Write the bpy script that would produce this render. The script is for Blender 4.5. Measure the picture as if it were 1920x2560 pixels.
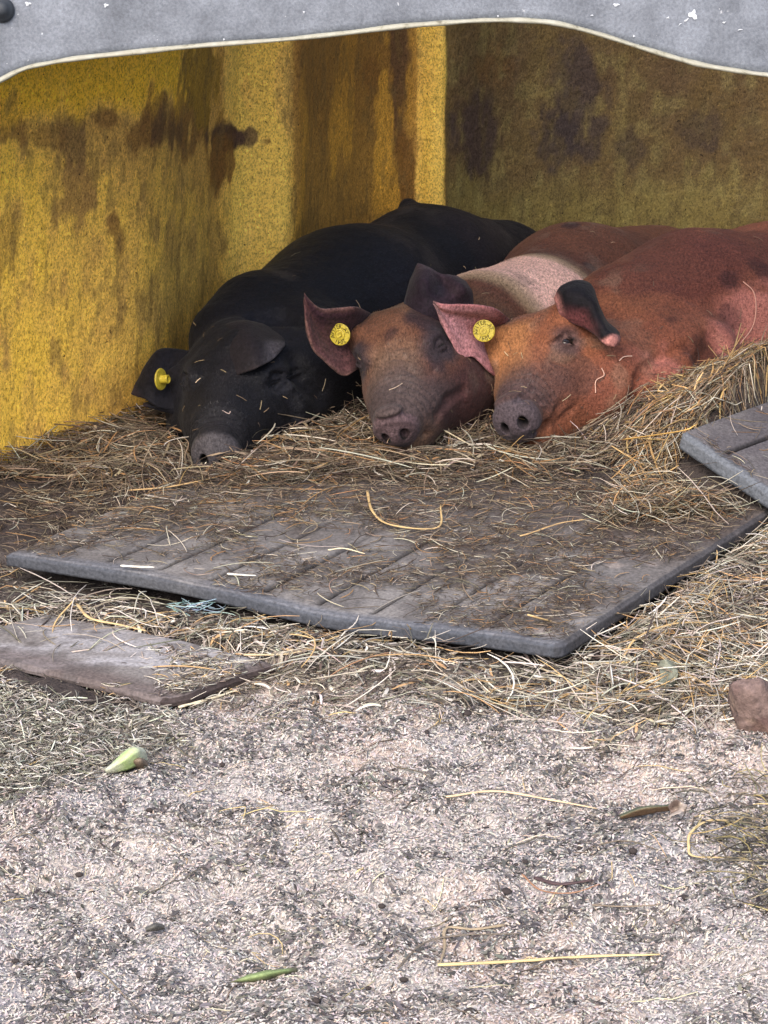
import bpy, math, os
import numpy as np
from mathutils import Vector, Matrix

# ------------------------------------------------------------------ camera, world, sun, exposure
S = bpy.context.scene
for o in list(bpy.data.objects): bpy.data.objects.remove(o)
CAM_H, PITCH, HALF_V = 1.2, math.radians(19.0), math.radians(11.5)
cam_d = bpy.data.cameras.new("camera"); cam = bpy.data.objects.new("camera", cam_d); S.collection.objects.link(cam)
cam.location = (0, 0, CAM_H); cam.rotation_euler = (math.pi/2 - PITCH, 0, 0)
cam_d.sensor_fit = 'VERTICAL'; cam_d.sensor_height = 24; cam_d.lens = 12/math.tan(HALF_V)
cam_d.clip_start = 0.05; cam_d.clip_end = 500
S.camera = cam
SUN_EL, SUN_AZ = math.radians(48), math.radians(205)      # azimuth clockwise from +Y
w = bpy.data.worlds.new("World"); S.world = w; w.use_nodes = True
nt = w.node_tree; nt.nodes.clear()
sky = nt.nodes.new('ShaderNodeTexSky'); sky.sky_type = 'NISHITA'; sky.sun_disc = False
sky.sun_elevation = SUN_EL; sky.sun_rotation = SUN_AZ; sky.dust_density = 4; sky.air_density = 1.0; sky.ozone_density = 1.0
bg = nt.nodes.new('ShaderNodeBackground'); bg.inputs[1].default_value = 0.15
wo = nt.nodes.new('ShaderNodeOutputWorld')
nt.links.new(sky.outputs[0], bg.inputs[0]); nt.links.new(bg.outputs[0], wo.inputs[0])
sl = bpy.data.lights.new("sun", 'SUN'); sl.energy = 0.8; sl.angle = math.radians(55); sl.color = (1, .96, .92)
so = bpy.data.objects.new("sun", sl); S.collection.objects.link(so)
sd = Vector((math.sin(SUN_AZ)*math.cos(SUN_EL), math.cos(SUN_AZ)*math.cos(SUN_EL), math.sin(SUN_EL)))
so.rotation_euler = sd.to_track_quat('Z', 'Y').to_euler()
S.view_settings.view_transform = 'Standard'; S.view_settings.look = 'None'
S.view_settings.exposure = 1.24; S.view_settings.gamma = 1
S.cycles.max_bounces = 8

QUICK = os.environ.get('QUICK', '')          # drafts only: thins the straw
rng = np.random.default_rng(11)
RY = math.tan(HALF_V)/1280.0
COAT = .74

# ------------------------------------------------------------------ pixel -> world at a chosen distance
def ray(px, py):
    u = (px-960)*RY; v = (1280-py)*RY
    return np.array([u, math.cos(PITCH)+v*math.sin(PITCH), -math.sin(PITCH)+v*math.cos(PITCH)])
def at(px, py, Y):
    d = ray(px, py); return np.array([0, 0, CAM_H]) + d*(Y/d[1])
def gz(px, py, z):
    d = ray(px, py); return np.array([0, 0, CAM_H]) + d*((z-CAM_H)/d[2])

# ------------------------------------------------------------------ object helpers
def link(o, parent=None):
    S.collection.objects.link(o)
    if parent is not None: o.parent = parent
    return o
def tag(o, label=None, cat=None, group=None, kind=None):
    for k, v in (('label', label), ('category', cat), ('group', group), ('kind', kind)):
        if v: o[k] = v
    return o
def empty(name, loc=(0, 0, 0)):
    e = bpy.data.objects.new(name, None); e.location = loc; e.empty_display_size = .1
    return link(e)
def wloc(o):
    t = np.zeros(3, dtype=np.float32)
    while o is not None: t = t+np.array(o.location, dtype=np.float32); o = o.parent
    return t
def mesh_obj(name, V, F, mat, parent=None, col=None, smooth=True, quad=None, base=None):
    """V (n,3); F list of faces or int array (m,k); col (n,3) linear colours"""
    V = np.asarray(V, dtype=np.float32)
    if parent is not None: V = V - wloc(parent)
    elif base is not None: V = V - np.array(base, dtype=np.float32)
    me = bpy.data.meshes.new(name)
    if isinstance(F, np.ndarray):
        m, k = F.shape
        me.vertices.add(len(V)); me.vertices.foreach_set('co', V.ravel())
        me.loops.add(m*k); me.loops.foreach_set('vertex_index', F.astype(np.int32).ravel())
        me.polygons.add(m); me.polygons.foreach_set('loop_start', np.arange(0, m*k, k, dtype=np.int32))
        me.polygons.foreach_set('loop_total', np.full(m, k, dtype=np.int32))
        me.update(calc_edges=True)
    else:
        me.from_pydata([tuple(map(float, v)) for v in V], [], [tuple(map(int, f)) for f in F])
    if smooth: me.polygons.foreach_set('use_smooth', np.ones(len(me.polygons), dtype=bool))
    if col is not None:
        a = me.color_attributes.new('Col', 'FLOAT_COLOR', 'POINT')
        c = np.ones((len(V), 4), dtype=np.float32); c[:, :3] = col; a.data.foreach_set('color', c.ravel())
    if mat: me.materials.append(mat)
    o = bpy.data.objects.new(name, me)
    if base is not None and parent is None: o.location = tuple(map(float, base))
    return link(o, parent)
def s2l(c):
    c = np.asarray(c, dtype=float)/255.0
    return np.where(c < .04045, c/12.92, ((c+.055)/1.055)**2.4)

# ------------------------------------------------------------------ numpy noise
_perm = np.random.default_rng(5).random(4096*4).astype(np.float32)
def _h(i, j, k): return _perm[((i*73856093) ^ (j*19349663) ^ (k*83492791)) & 16383]
def vnoise(P):
    P = np.asarray(P); f = np.floor(P).astype(np.int64); t = P-f; t = t*t*(3-2*t); r = 0
    for a in (0, 1):
        wa = t[..., 0] if a else 1-t[..., 0]
        for b in (0, 1):
            wb = t[..., 1] if b else 1-t[..., 1]
            for c in (0, 1):
                wc = t[..., 2] if c else 1-t[..., 2]
                r = r + wa*wb*wc*_h(f[..., 0]+a, f[..., 1]+b, f[..., 2]+c)
    return r*2-1
def fbm(P, o=4):
    r = 0; a = .5; P = np.asarray(P, dtype=float)
    for i in range(o): r = r+a*vnoise(P); P = P*2.03+7.1; a *= .5
    return r
def sstep(a, b, x): t = np.clip((x-a)/(b-a), 0, 1); return t*t*(3-2*t)

# ------------------------------------------------------------------ materials
def mat_new(name, rough=.8, spec=.3):
    m = bpy.data.materials.new(name); m.use_nodes = True; n = m.node_tree; b = n.nodes['Principled BSDF']
    b.inputs['Roughness'].default_value = rough; b.inputs['Specular IOR Level'].default_value = spec
    return m, n, b
def nd(n, t, **kw):
    x = n.nodes.new(t)
    for k, v in kw.items():
        if k in x.inputs: x.inputs[k].default_value = v
        else: setattr(x, k, v)
    return x
def noise(n, scale, detail=4, rough=.6, vec=None, stretch=None):
    tc = nd(n, 'ShaderNodeTexCoord'); mp = nd(n, 'ShaderNodeMapping')
    n.links.new(tc.outputs['Object'], mp.inputs[0])
    if stretch: mp.inputs['Scale'].default_value = stretch
    x = nd(n, 'ShaderNodeTexNoise', Scale=scale, Detail=detail, Roughness=rough)
    n.links.new(mp.outputs[0], x.inputs['Vector']); return x
def ramp(n, src, stops):
    r = nd(n, 'ShaderNodeValToRGB'); e = r.color_ramp.elements
    while len(e) < len(stops): e.new(.5)
    for i, (p, c) in enumerate(stops): e[i].position = p; e[i].color = tuple(c)+(1,) if len(c) == 3 else c
    n.links.new(src, r.inputs[0]); return r
def mix(n, a, b, f, mode='MIX'):
    x = nd(n, 'ShaderNodeMix', data_type='RGBA', blend_type=mode)
    for s, v in ((x.inputs[6], a), (x.inputs[7], b), (x.inputs[0], f)):
        if hasattr(v, 'is_output'): n.links.new(v, s)
        elif isinstance(v, (int, float)): s.default_value = v
        else: s.default_value = tuple(v)+(1,)
    return x.outputs[2]
def bump(n, b, src, strength, dist, prev=None):
    x = nd(n, 'ShaderNodeBump', Strength=strength, Distance=dist); n.links.new(src, x.inputs['Height'])
    if prev: n.links.new(prev.outputs[0], x.inputs['Normal'])
    n.links.new(x.outputs[0], b.inputs['Normal']); return x
def vcol(n):
    a = nd(n, 'ShaderNodeVertexColor'); a.layer_name = 'Col'; return a.outputs[0]

def mat_pig(name, hair_scale=1.0, sheen=.05, dark=.45):
    m, n, b = mat_new(name, .68, .14)
    a = noise(n, 300, 3, .75, stretch=(1, .5, .7)); g = ramp(n, a.outputs[0], [(.3, (dark*.8,)*3), (.7, (1.6,)*3)])
    c = mix(n, vcol(n), g.outputs[0], 1.0, 'MULTIPLY')
    a2 = noise(n, 16, 4, .6); g2 = ramp(n, a2.outputs[0], [(.3, (.78, .76, .78)), (.7, (1.2, 1.2, 1.2))])
    c = mix(n, c, g2.outputs[0], .8, 'MULTIPLY')
    n.links.new(c, b.inputs['Base Color'])
    p = bump(n, b, a.outputs[0], .35, .003)
    a3 = noise(n, 55, 4, .6, stretch=(1, 1, 2.2)); bump(n, b, a3.outputs[0], .35, .006, p)
    b.inputs['Sheen Weight'].default_value = sheen; b.inputs['Sheen Roughness'].default_value = .5
    return m
def mat_vc(name, rough=.8, nscale=300, lo=.75, hi=1.2, bstr=.3, bd=.002, spec=.25):
    m, n, b = mat_new(name, rough, spec)
    a = noise(n, nscale, 3, .6); g = ramp(n, a.outputs[0], [(.3, (lo,)*3), (.7, (hi,)*3)])
    n.links.new(mix(n, vcol(n), g.outputs[0], 1.0, 'MULTIPLY'), b.inputs['Base Color'])
    if bstr: bump(n, b, a.outputs[0], bstr, bd)
    return m

# ------------------------------------------------------------------ bedding / ground height
BC = []     # (x, y, z) control heights of the ground and bedding
def bc(px, py, Y=None, z=None):
    p = at(px, py, Y) if Y else gz(px, py, z); BC.append(p)
for a in [(370, 1020, 3.85), (540, 1190, 3.50), (660, 1100, 3.72), (900, 1005, 3.80), (1010, 1105, 3.58), (1200, 1010, 3.75), (1330, 1125, 3.55),
          (1400, 1125, 3.55), (1470, 1118, 3.56), (1540, 1090, 3.57), (1600, 1050, 3.60), (1640, 1000, 3.60), (1690, 938, 3.58), (1780, 890, 3.56), (1900, 842, 3.53), (1920, 1010, 3.48), (1740, 1120, 3.46), (1500, 1190, 3.40),
          (2050, 1000, 3.45), (2100, 880, 3.58)]: bc(a[0], a[1], Y=a[2]); BC[-1][2] -= (.046 if 1300 < a[0] < 1620 and a[1] > 1040 and a[1] < 1130 else .034 if a[0] in (540, 1010, 1605) else .026)
for a in [(1650, 1240, .045), (1800, 1210, .05), (1960, 1240, .05), (-60, 1330, .034), (-60, 1260, .034), (60, 1300, .034), (0, 1190, .025), (250, 1120, .035), (-60, 1420, .010), (300, 1250, .035), (640, 1240, .035), (900, 1240, .04), (1250, 1245, .045), (500, 1180, .04), (900, 1180, .055),
          (200, 1350, .01), (700, 1400, .01), (1100, 1500, .01), (1400, 1680, .005), (1700, 1500, .015), (1920, 1330, .02), (1600, 1330, .02), (1450, 1165, .052), (0, 1600, .0), (60, 1700, .010), (200, 1740, .010), (330, 1775, .008), (560, 1740, .008),
          (600, 1560, .012), (900, 1620, .012), (300, 1800, 0), (800, 2000, 0), (1400, 2000, 0), (1880, 1700, .012), (1900, 2100, .012), (300, 2400, 0), (1300, 2450, 0)]: bc(a[0], a[1], z=a[2])
for p in [(-.2, 4.2, .05), (.2, 4.3, .05), (.6, 4.3, .06), (1, 4.2, .06), (.5, 4.8, .05), (1.2, 4.8, .05), (-1.2, 3, 0), (-1.2, 2, 0), (1.3, 2.5, 0), (1.4, 3.2, .1), (0, 1.5, 0)]: BC.append(np.array(p))
BC = np.array(BC)
C0 = gz(1402, 1612, .045); L0 = gz(15, 1392, .036); R0 = gz(1925, 1275, .050); U0 = (L0-C0); V0_ = (R0-C0)*1.5
wp0 = lambda u, v: -.010*np.exp(-((u-.30)/.14)**2)*np.exp(-v/.2)+.006*sstep(.3, .6, u)*np.exp(-v/.3)
C1 = gz(432, 1758, .014); L1 = gz(0, 1656, .012); R1 = gz(660, 1674, .014)
C2 = at(1700, 1080, 3.45); D2 = at(1920, 1228, 3.33); R2 = at(1920, 1000, 3.60)
MATS = [(C0, U0, V0_, wp0, .024), (C1, (L1-C1)*1.4, (R1-C1)*1.2, None, .010), (C2, (D2-C2)*1.8, (R2-C2)*1.8, None, .024)]
def terrain(x, y):
    x = np.asarray(x, dtype=float); y = np.asarray(y, dtype=float); sh = x.shape; x = x.ravel(); y = y.ravel()
    out = np.zeros_like(x)
    for i in range(0, len(x), 200000):
        s = slice(i, i+200000)
        d2 = (x[s, None]-BC[None, :, 0])**2+((y[s, None]-BC[None, :, 1])*1.0)**2
        wgt = np.exp(-d2/(2*.062**2))+1e-4/(d2+.02)
        out[s] = (wgt*BC[None, :, 2]).sum(1)/wgt.sum(1)
    far = sstep(.0, 1.5, np.maximum(np.abs(x)-1.5, np.maximum(1.2-y, y-5.2)))
    P = np.stack([x*6, y*6, x*0], -1)
    out = out*(1-far) + .012*fbm(P, 3)
    for C, U, W_, wp, th in MATS:
        d0, d1 = x-C[0], y-C[1]; det = U[0]*W_[1]-U[1]*W_[0]; u = (d0*W_[1]-d1*W_[0])/det; v = (U[0]*d1-U[1]*d0)/det; zp = C[2]+u*U[2]+v*W_[2]-th-.006
        if wp is not None: zp = zp-.010
        m = sstep(-.06, 0, u)*sstep(-.06, 0, v)*(1-sstep(1, 1.05, u))*(1-sstep(.62, .72, v) if wp is not None else (1-sstep(1, 1.05, v)))
        out = np.where(m > 0, np.minimum(out, zp*m+out*(1-m)), out)
    return out.reshape(sh)

# ------------------------------------------------------------------ implicit-surface modeller for the animals
def smin(a, b, k):
    h = np.maximum(k-np.abs(a-b), 0)/k; return np.minimum(a, b)-h*h*k*.25
def smax(a, b, k): return -smin(-a, -b, k)
def d_sph(P, c, r): return np.sqrt(((P-c)**2).sum(-1))-r
def d_ell(P, c, r, R=None):
    q = P-c
    if R is not None: q = q@R
    r = np.asarray(r); k0 = np.sqrt(((q/r)**2).sum(-1)); k1 = np.sqrt(((q/(r*r))**2).sum(-1))+1e-9
    return k0*(k0-1)/k1
def d_cap(P, a, b, ra, rb):
    pa = P-a; ba = np.asarray(b)-a; t = np.clip((pa@ba)/(ba@ba), 0, 1)
    return np.sqrt(((pa-t[..., None]*ba)**2).sum(-1))-(ra+(rb-ra)*t)
def d_disc(P, c, axis, rad, half, rnd):
    q = P-c; h = q@axis; rr = np.sqrt(np.maximum((q*q).sum(-1)-h*h, 0))
    dx = rr-rad+rnd; dy = np.abs(h)-half+rnd
    return np.minimum(np.maximum(dx, dy), 0)+np.sqrt(np.maximum(dx, 0)**2+np.maximum(dy, 0)**2)-rnd
def frame(snout, poll, lat):
    f = snout-poll; L = np.linalg.norm(f)*.27/.2616; f = f/np.linalg.norm(f)
    lat = lat-f*(lat@f); lat /= np.linalg.norm(lat); u = np.cross(f, lat)
    if u[2] < 0: u = -u
    a = math.atan2(.054, .256); f, u = f*math.cos(a)+u*math.sin(a), u*math.cos(a)-f*math.sin(a)
    return f, lat, u, L
def head_sdf(q, eye_open, ml=1.0, jowl=1.0):
    """q: points in head space, metres for a 0.27 m head. x forward, y lateral, z up; origin at the poll, 40 mm below the skin"""
    A = np.array
    sy = q.copy(); sy[:, 1] = np.abs(sy[:, 1])                       # symmetric half
    d = d_ell(q, A([.040, 0, -.035]), (.100, .074, .078))              # skull
    d = smin(d, d_cap(q, A([.06, 0, -.03]), A([.232, 0, -.052]), .063, .038), .04)   # muzzle
    d = smin(d, d_ell(sy, A([.03, .046, -.085]), (.085, .052*jowl, .066)), .03)    # jowls
    d = smin(d, d_cap(q, A([.05, 0, -.105]), A([.198, 0, -.094]), .056, .030), .020)  # lower jaw
    d = smin(d, d_ell(sy, A([.078, .044, .010]), (.034, .020, .018)), .022)       # brow
    d = smin(d, d_ell(sy, A([.115, .042, -.048]), (.045, .022, .028)), .03)       # cheek bone
    # wrinkles across the snout
    wv = np.sin((q[:, 0]-.17)*520+q[:, 1]**2*600+1.2*np.sin(q[:, 1]*70)); msk = sstep(.165, .19, q[:, 0])*(1-sstep(.225, .235, q[:, 0]))*sstep(-.05, -.02, q[:, 2]+.02)
    d = d - .0022*wv*msk
    return d
EYE_N = np.array([.22, .80, .52]); EYE_N /= np.linalg.norm(EYE_N); EYE_A = np.array([.80, -.42, .10]); EYE_A -= EYE_N*(EYE_A@EYE_N); EYE_A /= np.linalg.norm(EYE_A); EYE_B = np.cross(EYE_A, EYE_N); EYE_B *= np.sign(EYE_B[2])
EYE_X, EYE_Z = .092, .004
def eye_local(q, ey):
    e = np.stack([q[:, 0]-EYE_X, np.abs(q[:, 1])-np.where(q[:, 1] > 0, ey[1], ey[0]), q[:, 2]-EYE_Z], 1); return np.stack([e@EYE_A, e@EYE_N, e@EYE_B], 1)
def head_feat(q, d, eye_open, ey=(.064, .064), tilt=10):
    A = np.array; tl = math.radians(tilt); sy = q.copy(); sy[:, 1] = np.abs(sy[:, 1])
    # upper lip fold over the mouth, groove of the mouth
    mth = d_cap(sy, A([.10, .066, -.078]), A([.215, .030, -.083]), .006, .0045); d = smax(d, -mth, .012)
    d = smin(d, d_cap(sy, A([.12, .050, -.066]), A([.205, .030, -.070]), .017, .014), .014)
    # snout disc
    ax = A([math.cos(tl), 0, -math.sin(tl)]); az = A([math.sin(tl), 0, math.cos(tl)]); dc = A([.246, 0, -.054]); d = smin(d, d_disc(q, dc, ax, .0355, .0085, .006), .010)
    d = smin(d, d_ell(q, dc-ax*.013+az*.034, (.018, .024, .008)), .008)          # top lip of the disc
    d = smax(d, -d_sph((sy-(dc+ax*.011+A([0, .0145, 0])))/A([1.3, .75, 1.]), 0, .0095), .006)  # nostrils
    # eye: socket, ball, lids, slit
    se = eye_local(q, ey)                                                                              # measured from the skin over the eye
    d = smin(d, d_ell(se, A([.004, -.010, .013]), (.026, .016, .009)), .014)                            # brow fold
    d = smax(d, -d_ell(se, A([.0, .008, .0]), (.019, .011, .0125)), .010)                               # socket
    d = smin(d, d_sph(se, A([0, -.0125, 0]), .0155), .004)                                             # ball
    for sg in (1, -1):                                                                                  # lids
        w_ = .0062 if eye_open else .0046
        d = smin(d, d_cap(se, A([-.017, -.006, sg*.001]), A([-.002, .0005, sg*w_]), .0024, .0036), .003)
        d = smin(d, d_cap(se, A([-.002, .0005, sg*w_]), A([.017, -.004, sg*.001-.003]), .0036, .0024), .003)
    d = smax(d, -d_ell(se, A([.0, .004, -.0008]), (.0125, .0075, .0032 if eye_open else .0012)), .0015)
    for o_ in (.0145, -.0135): d = smax(d, -d_cap(se, A([-.016, 0, o_*.75]), A([.014, .0, o_]), .0014, .0012), .005)
    return d
def make_sdf(body, fr, eye_open, carves=(), kb=.07, jowl=1.0, hk=.06, bumps=.004, tilt=10, eymax=.082):
    f, l, u, L, org = fr; s = L/.27; M = np.stack([f, l, u], 1); ey = [.064, .064]
    def sdf(P, raw=False):
        q = ((P-org)@M)/s
        d = head_sdf(q, eye_open, jowl=jowl)*s; b = None
        for p in body:
            e = d_cap(P, p[1], p[2], p[3], p[4]) if p[0] == 'cap' else d_ell(P, p[1], p[2], p[3])
            b = e if b is None else smin(b, e, p[-1])
        d = smin(d, b, hk)
        if raw: return d
        d = head_feat(q, d/s, eye_open, ey, tilt)*s
        for c in list(carves): d = smax(d, -d_cap(P, c[0], c[1], c[2], c[3]), c[4])
        return d - bumps*fbm(P*9, 3) - .0012*fbm(P*60, 2)
    for k, sg in ((0, -1), (1, 1)):
        yy = np.linspace(.03, .12, 91); Q = np.stack([yy*0+EYE_X, sg*yy, yy*0+EYE_Z], 1)*s; dd = sdf(org+Q@M.T, True); ey[k] = min(eymax, float(yy[np.argmax(dd > 0)]))
    print('eyes', ey); sdf.ey = ey
    return sdf
def march(sdf, px, py, t0=3.2, eps=.0004, it=160):
    o = np.array([0, 0, CAM_H]); d = ray(px, py); d = d/np.linalg.norm(d); t = t0
    for _ in range(it):
        s = float(sdf((o+d*t)[None])[0])
        if s < eps: break
        t += max(s*.7, eps)
    return o+d*t
def creases(sdf, carves, lines):
    new = []
    for pts, r, k in lines:
        P = [march(sdf, *p) for p in pts]
        new += [(a, b, r, r, k) for a, b in zip(P[:-1], P[1:])]
    carves += new
def surface_nets(sdf, lo, hi, h):
    lo = np.array(lo); n = np.ceil((np.array(hi)-lo)/h).astype(int)+1
    c = 4; nc = n//c+2
    g = np.stack(np.meshgrid(*[np.arange(k) for k in nc], indexing='ij'), -1).reshape(-1, 3)
    dc = sdf(lo+g*(h*c)).reshape(nc)
    n = (nc-1)*c+1
    near = np.abs(dc) < h*c*1.9
    D = np.repeat(np.repeat(np.repeat(dc, c, 0), c, 1), c, 2)[:n[0], :n[1], :n[2]].astype(np.float64)
    nm = near.copy()
    for ax in range(3):
        nm |= np.roll(near, 1, ax) 
    NM = np.repeat(np.repeat(np.repeat(nm, c, 0), c, 1), c, 2)[:n[0], :n[1], :n[2]]
    near2 = np.repeat(np.repeat(np.repeat(near, c, 0), c, 1), c, 2)[:n[0], :n[1], :n[2]]
    NM |= near2
    idx = np.argwhere(NM); D[NM] = sdf(lo+idx*h)
    sgn = D < 0
    m = tuple(k-1 for k in n)
    cnt = np.zeros(m, int)
    corners = [(a, b, d) for a in (0, 1) for b in (0, 1) for d in (0, 1)]
    sl_ = lambda a, b, d: (slice(a, a+m[0]), slice(b, b+m[1]), slice(d, d+m[2]))
    for cc in corners: cnt += sgn[sl_(*cc)]
    act = (cnt > 0) & (cnt < 8); ci = np.argwhere(act); vid = -np.ones(m, int); vid[act] = np.arange(len(ci))
    acc = np.zeros((len(ci), 3)); num = np.zeros(len(ci))
    for a in corners:
        for ax in range(3):
            if a[ax]: continue
            b = list(a); b[ax] = 1
            da = D[ci[:, 0]+a[0], ci[:, 1]+a[1], ci[:, 2]+a[2]]; db = D[ci[:, 0]+b[0], ci[:, 1]+b[1], ci[:, 2]+b[2]]
            cr = (da < 0) != (db < 0); t = np.where(cr, da/(da-db+1e-12), 0)
            p = np.array(a, float)[None]+0*acc; p[:, ax] += t
            acc[cr] += p[cr]; num[cr] += 1
    V = lo+(ci+acc/num[:, None])*h
    F = []
    for ax in range(3):
        o1, o2 = [(1, 2), (2, 0), (0, 1)][ax]
        a = [slice(1, m[0]), slice(1, m[1]), slice(1, m[2])]; a2 = list(a); a[ax] = slice(0, m[ax]); a2[ax] = slice(1, m[ax]+1)
        s0 = sgn[tuple(a)]; s1 = sgn[tuple(a2)]; e = np.argwhere(s0 != s1)
        off = np.ones(3, int); off[ax] = 0; e = e+off
        fl = sgn[e[:, 0], e[:, 1], e[:, 2]]
        def v(da, db):
            q = e.copy(); q[:, o1] -= da; q[:, o2] -= db; return vid[q[:, 0], q[:, 1], q[:, 2]]
        quad = np.stack([v(1, 1), v(0, 1), v(0, 0), v(1, 0)], 1)
        quad[~fl] = quad[~fl][:, ::-1]; F.append(quad)
    F = np.concatenate(F); F = F[(F >= 0).all(1)]
    return V, F
def subdiv(V, F):
    E = np.concatenate([F[:, [0, 1]], F[:, [1, 2]], F[:, [2, 3]], F[:, [3, 0]]]); E.sort(1)
    key = E[:, 0].astype(np.int64)*len(V)+E[:, 1]; u, inv = np.unique(key, return_inverse=True); inv = inv.reshape(-1)
    em = (V[u//len(V)]+V[u % len(V)])/2; fm = V[F].mean(1); n, m = len(V), len(F)
    e = [n+inv[i*m:(i+1)*m] for i in range(4)]; f = n+len(u)+np.arange(m)
    Q = [np.stack([F[:, i], e[i], f, e[(i+3) % 4]], 1) for i in range(4)]
    return np.concatenate([V, em, fm]), np.concatenate(Q)
def grad(sdf, P, e=.0012):
    k = np.array([[1, -1, -1], [-1, -1, 1], [-1, 1, -1], [1, 1, 1]]); d = [sdf(P+e*q) for q in k]
    g = sum(q[None]*d_[:, None] for q, d_ in zip(k, d)); return g/(4*e)
def project(sdf, V, it=2):
    for _ in range(it):
        d = sdf(V); g = grad(sdf, V); n2 = (g*g).sum(1)+1e-6
        V = V-np.clip(d/n2, -.004, .004)[:, None]*g
    return V
H_RES = .0075 if QUICK else .005
def build_body(sdf, lo, hi):
    V, F = surface_nets(sdf, lo, hi, H_RES); V = project(sdf, V, 1); V, F = subdiv(V, F); V = project(sdf, V, 2)
    return V, F

# ears: bicubic sheet through rows of control points, given real thickness
def cr(P, n):
    P = np.asarray(P, float); m = len(P); Q = np.concatenate([[2*P[0]-P[1]], P, [2*P[-1]-P[-2]]]); t = np.linspace(0, m-1, n); i = np.minimum(t.astype(int), m-2); u = (t-i)
    u = u.reshape((-1,)+(1,)*(P.ndim-1)); a, b, c, d = Q[i], Q[i+1], Q[i+2], Q[i+3]
    return .5*(2*b+(c-a)*u+(2*a-5*b+4*c-d)*u*u+(3*b-a-3*c+d)*u**3)
def sheet(rows, nu=40, nv=28, thick=.005, rnd=True):
    G = cr(np.array(rows), nu); G = np.swapaxes(cr(np.swapaxes(G, 0, 1), nv), 0, 1)     # nu, nv, 3
    du = np.gradient(G, axis=0); dv = np.gradient(G, axis=1); N = np.cross(du, dv); N /= np.linalg.norm(N, axis=2, keepdims=True)+1e-9
    U, Vv = np.meshgrid(np.linspace(0, 1, nu), np.linspace(0, 1, nv), indexing='ij')
    edge = np.minimum(np.minimum(Vv, 1-Vv), (1-U)); th = thick*(.35+.65*sstep(0, .12, edge))
    G = G + N*(fbm(G*70, 2)*.0016)[..., None]
    A = G+N*th[..., None]/2; B = G-N*th[..., None]/2
    V = np.concatenate([A.reshape(-1, 3), B.reshape(-1, 3)]); k = nu*nv
    i, j = np.meshgrid(np.arange(nu-1), np.arange(nv-1), indexing='ij'); a = (i*nv+j).ravel()
    F = [np.stack([a, a+nv, a+nv+1, a+1], 1), np.stack([a+1, a+nv+1, a+nv, a], 1)+k]
    b = np.concatenate([np.arange(nv), np.arange(1, nu)*nv+nv-1, (nu-1)*nv+np.arange(nv-2, -1, -1), np.arange(nu-2, -1, -1)*nv])
    F.append(np.stack([b[:-1], b[1:], b[1:]+k, b[:-1]+k], 1))
    uv = np.concatenate([np.stack([U.ravel(), Vv.ravel(), np.zeros(k)], 1), np.stack([U.ravel(), Vv.ravel(), np.ones(k)], 1)])
    return V, np.concatenate(F), uv
def join(parts):
    Vs, Fs, Cs, n = [], [], [], 0
    for V, F, C in parts: Vs.append(V); Fs.append(F+n); Cs.append(C); n += len(V)
    return np.concatenate(Vs), np.concatenate(Fs), np.concatenate(Cs)
def blend(C, c, m): m = np.clip(m, 0, 1)[:, None]; return C*(1-m)+np.asarray(c)*m

PIGMAT = mat_pig('pig_skin_and_hair'); BLKMAT = mat_pig('black_pig_skin', sheen=.03)
SNMAT = PIGMAT
m_eye, n_, b_ = mat_new('wet_eye', .12, .6); b_.inputs['Base Color'].default_value = (.012, .009, .008, 1)
m_tag, n_, b_ = mat_new('tag_plastic', .45, .4); a_ = noise(n_, 300, 3, .6); g_ = ramp(n_, a_.outputs[0], [(.35, (.34, .25, .02)), (.65, (.50, .40, .04))]); n_.links.new(g_.outputs[0], b_.inputs['Base Color'])
m_mark, n_, b_ = mat_new('tag_marking', .7, .2); b_.inputs['Base Color'].default_value = (.05, .04, .008, 1)

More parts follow.
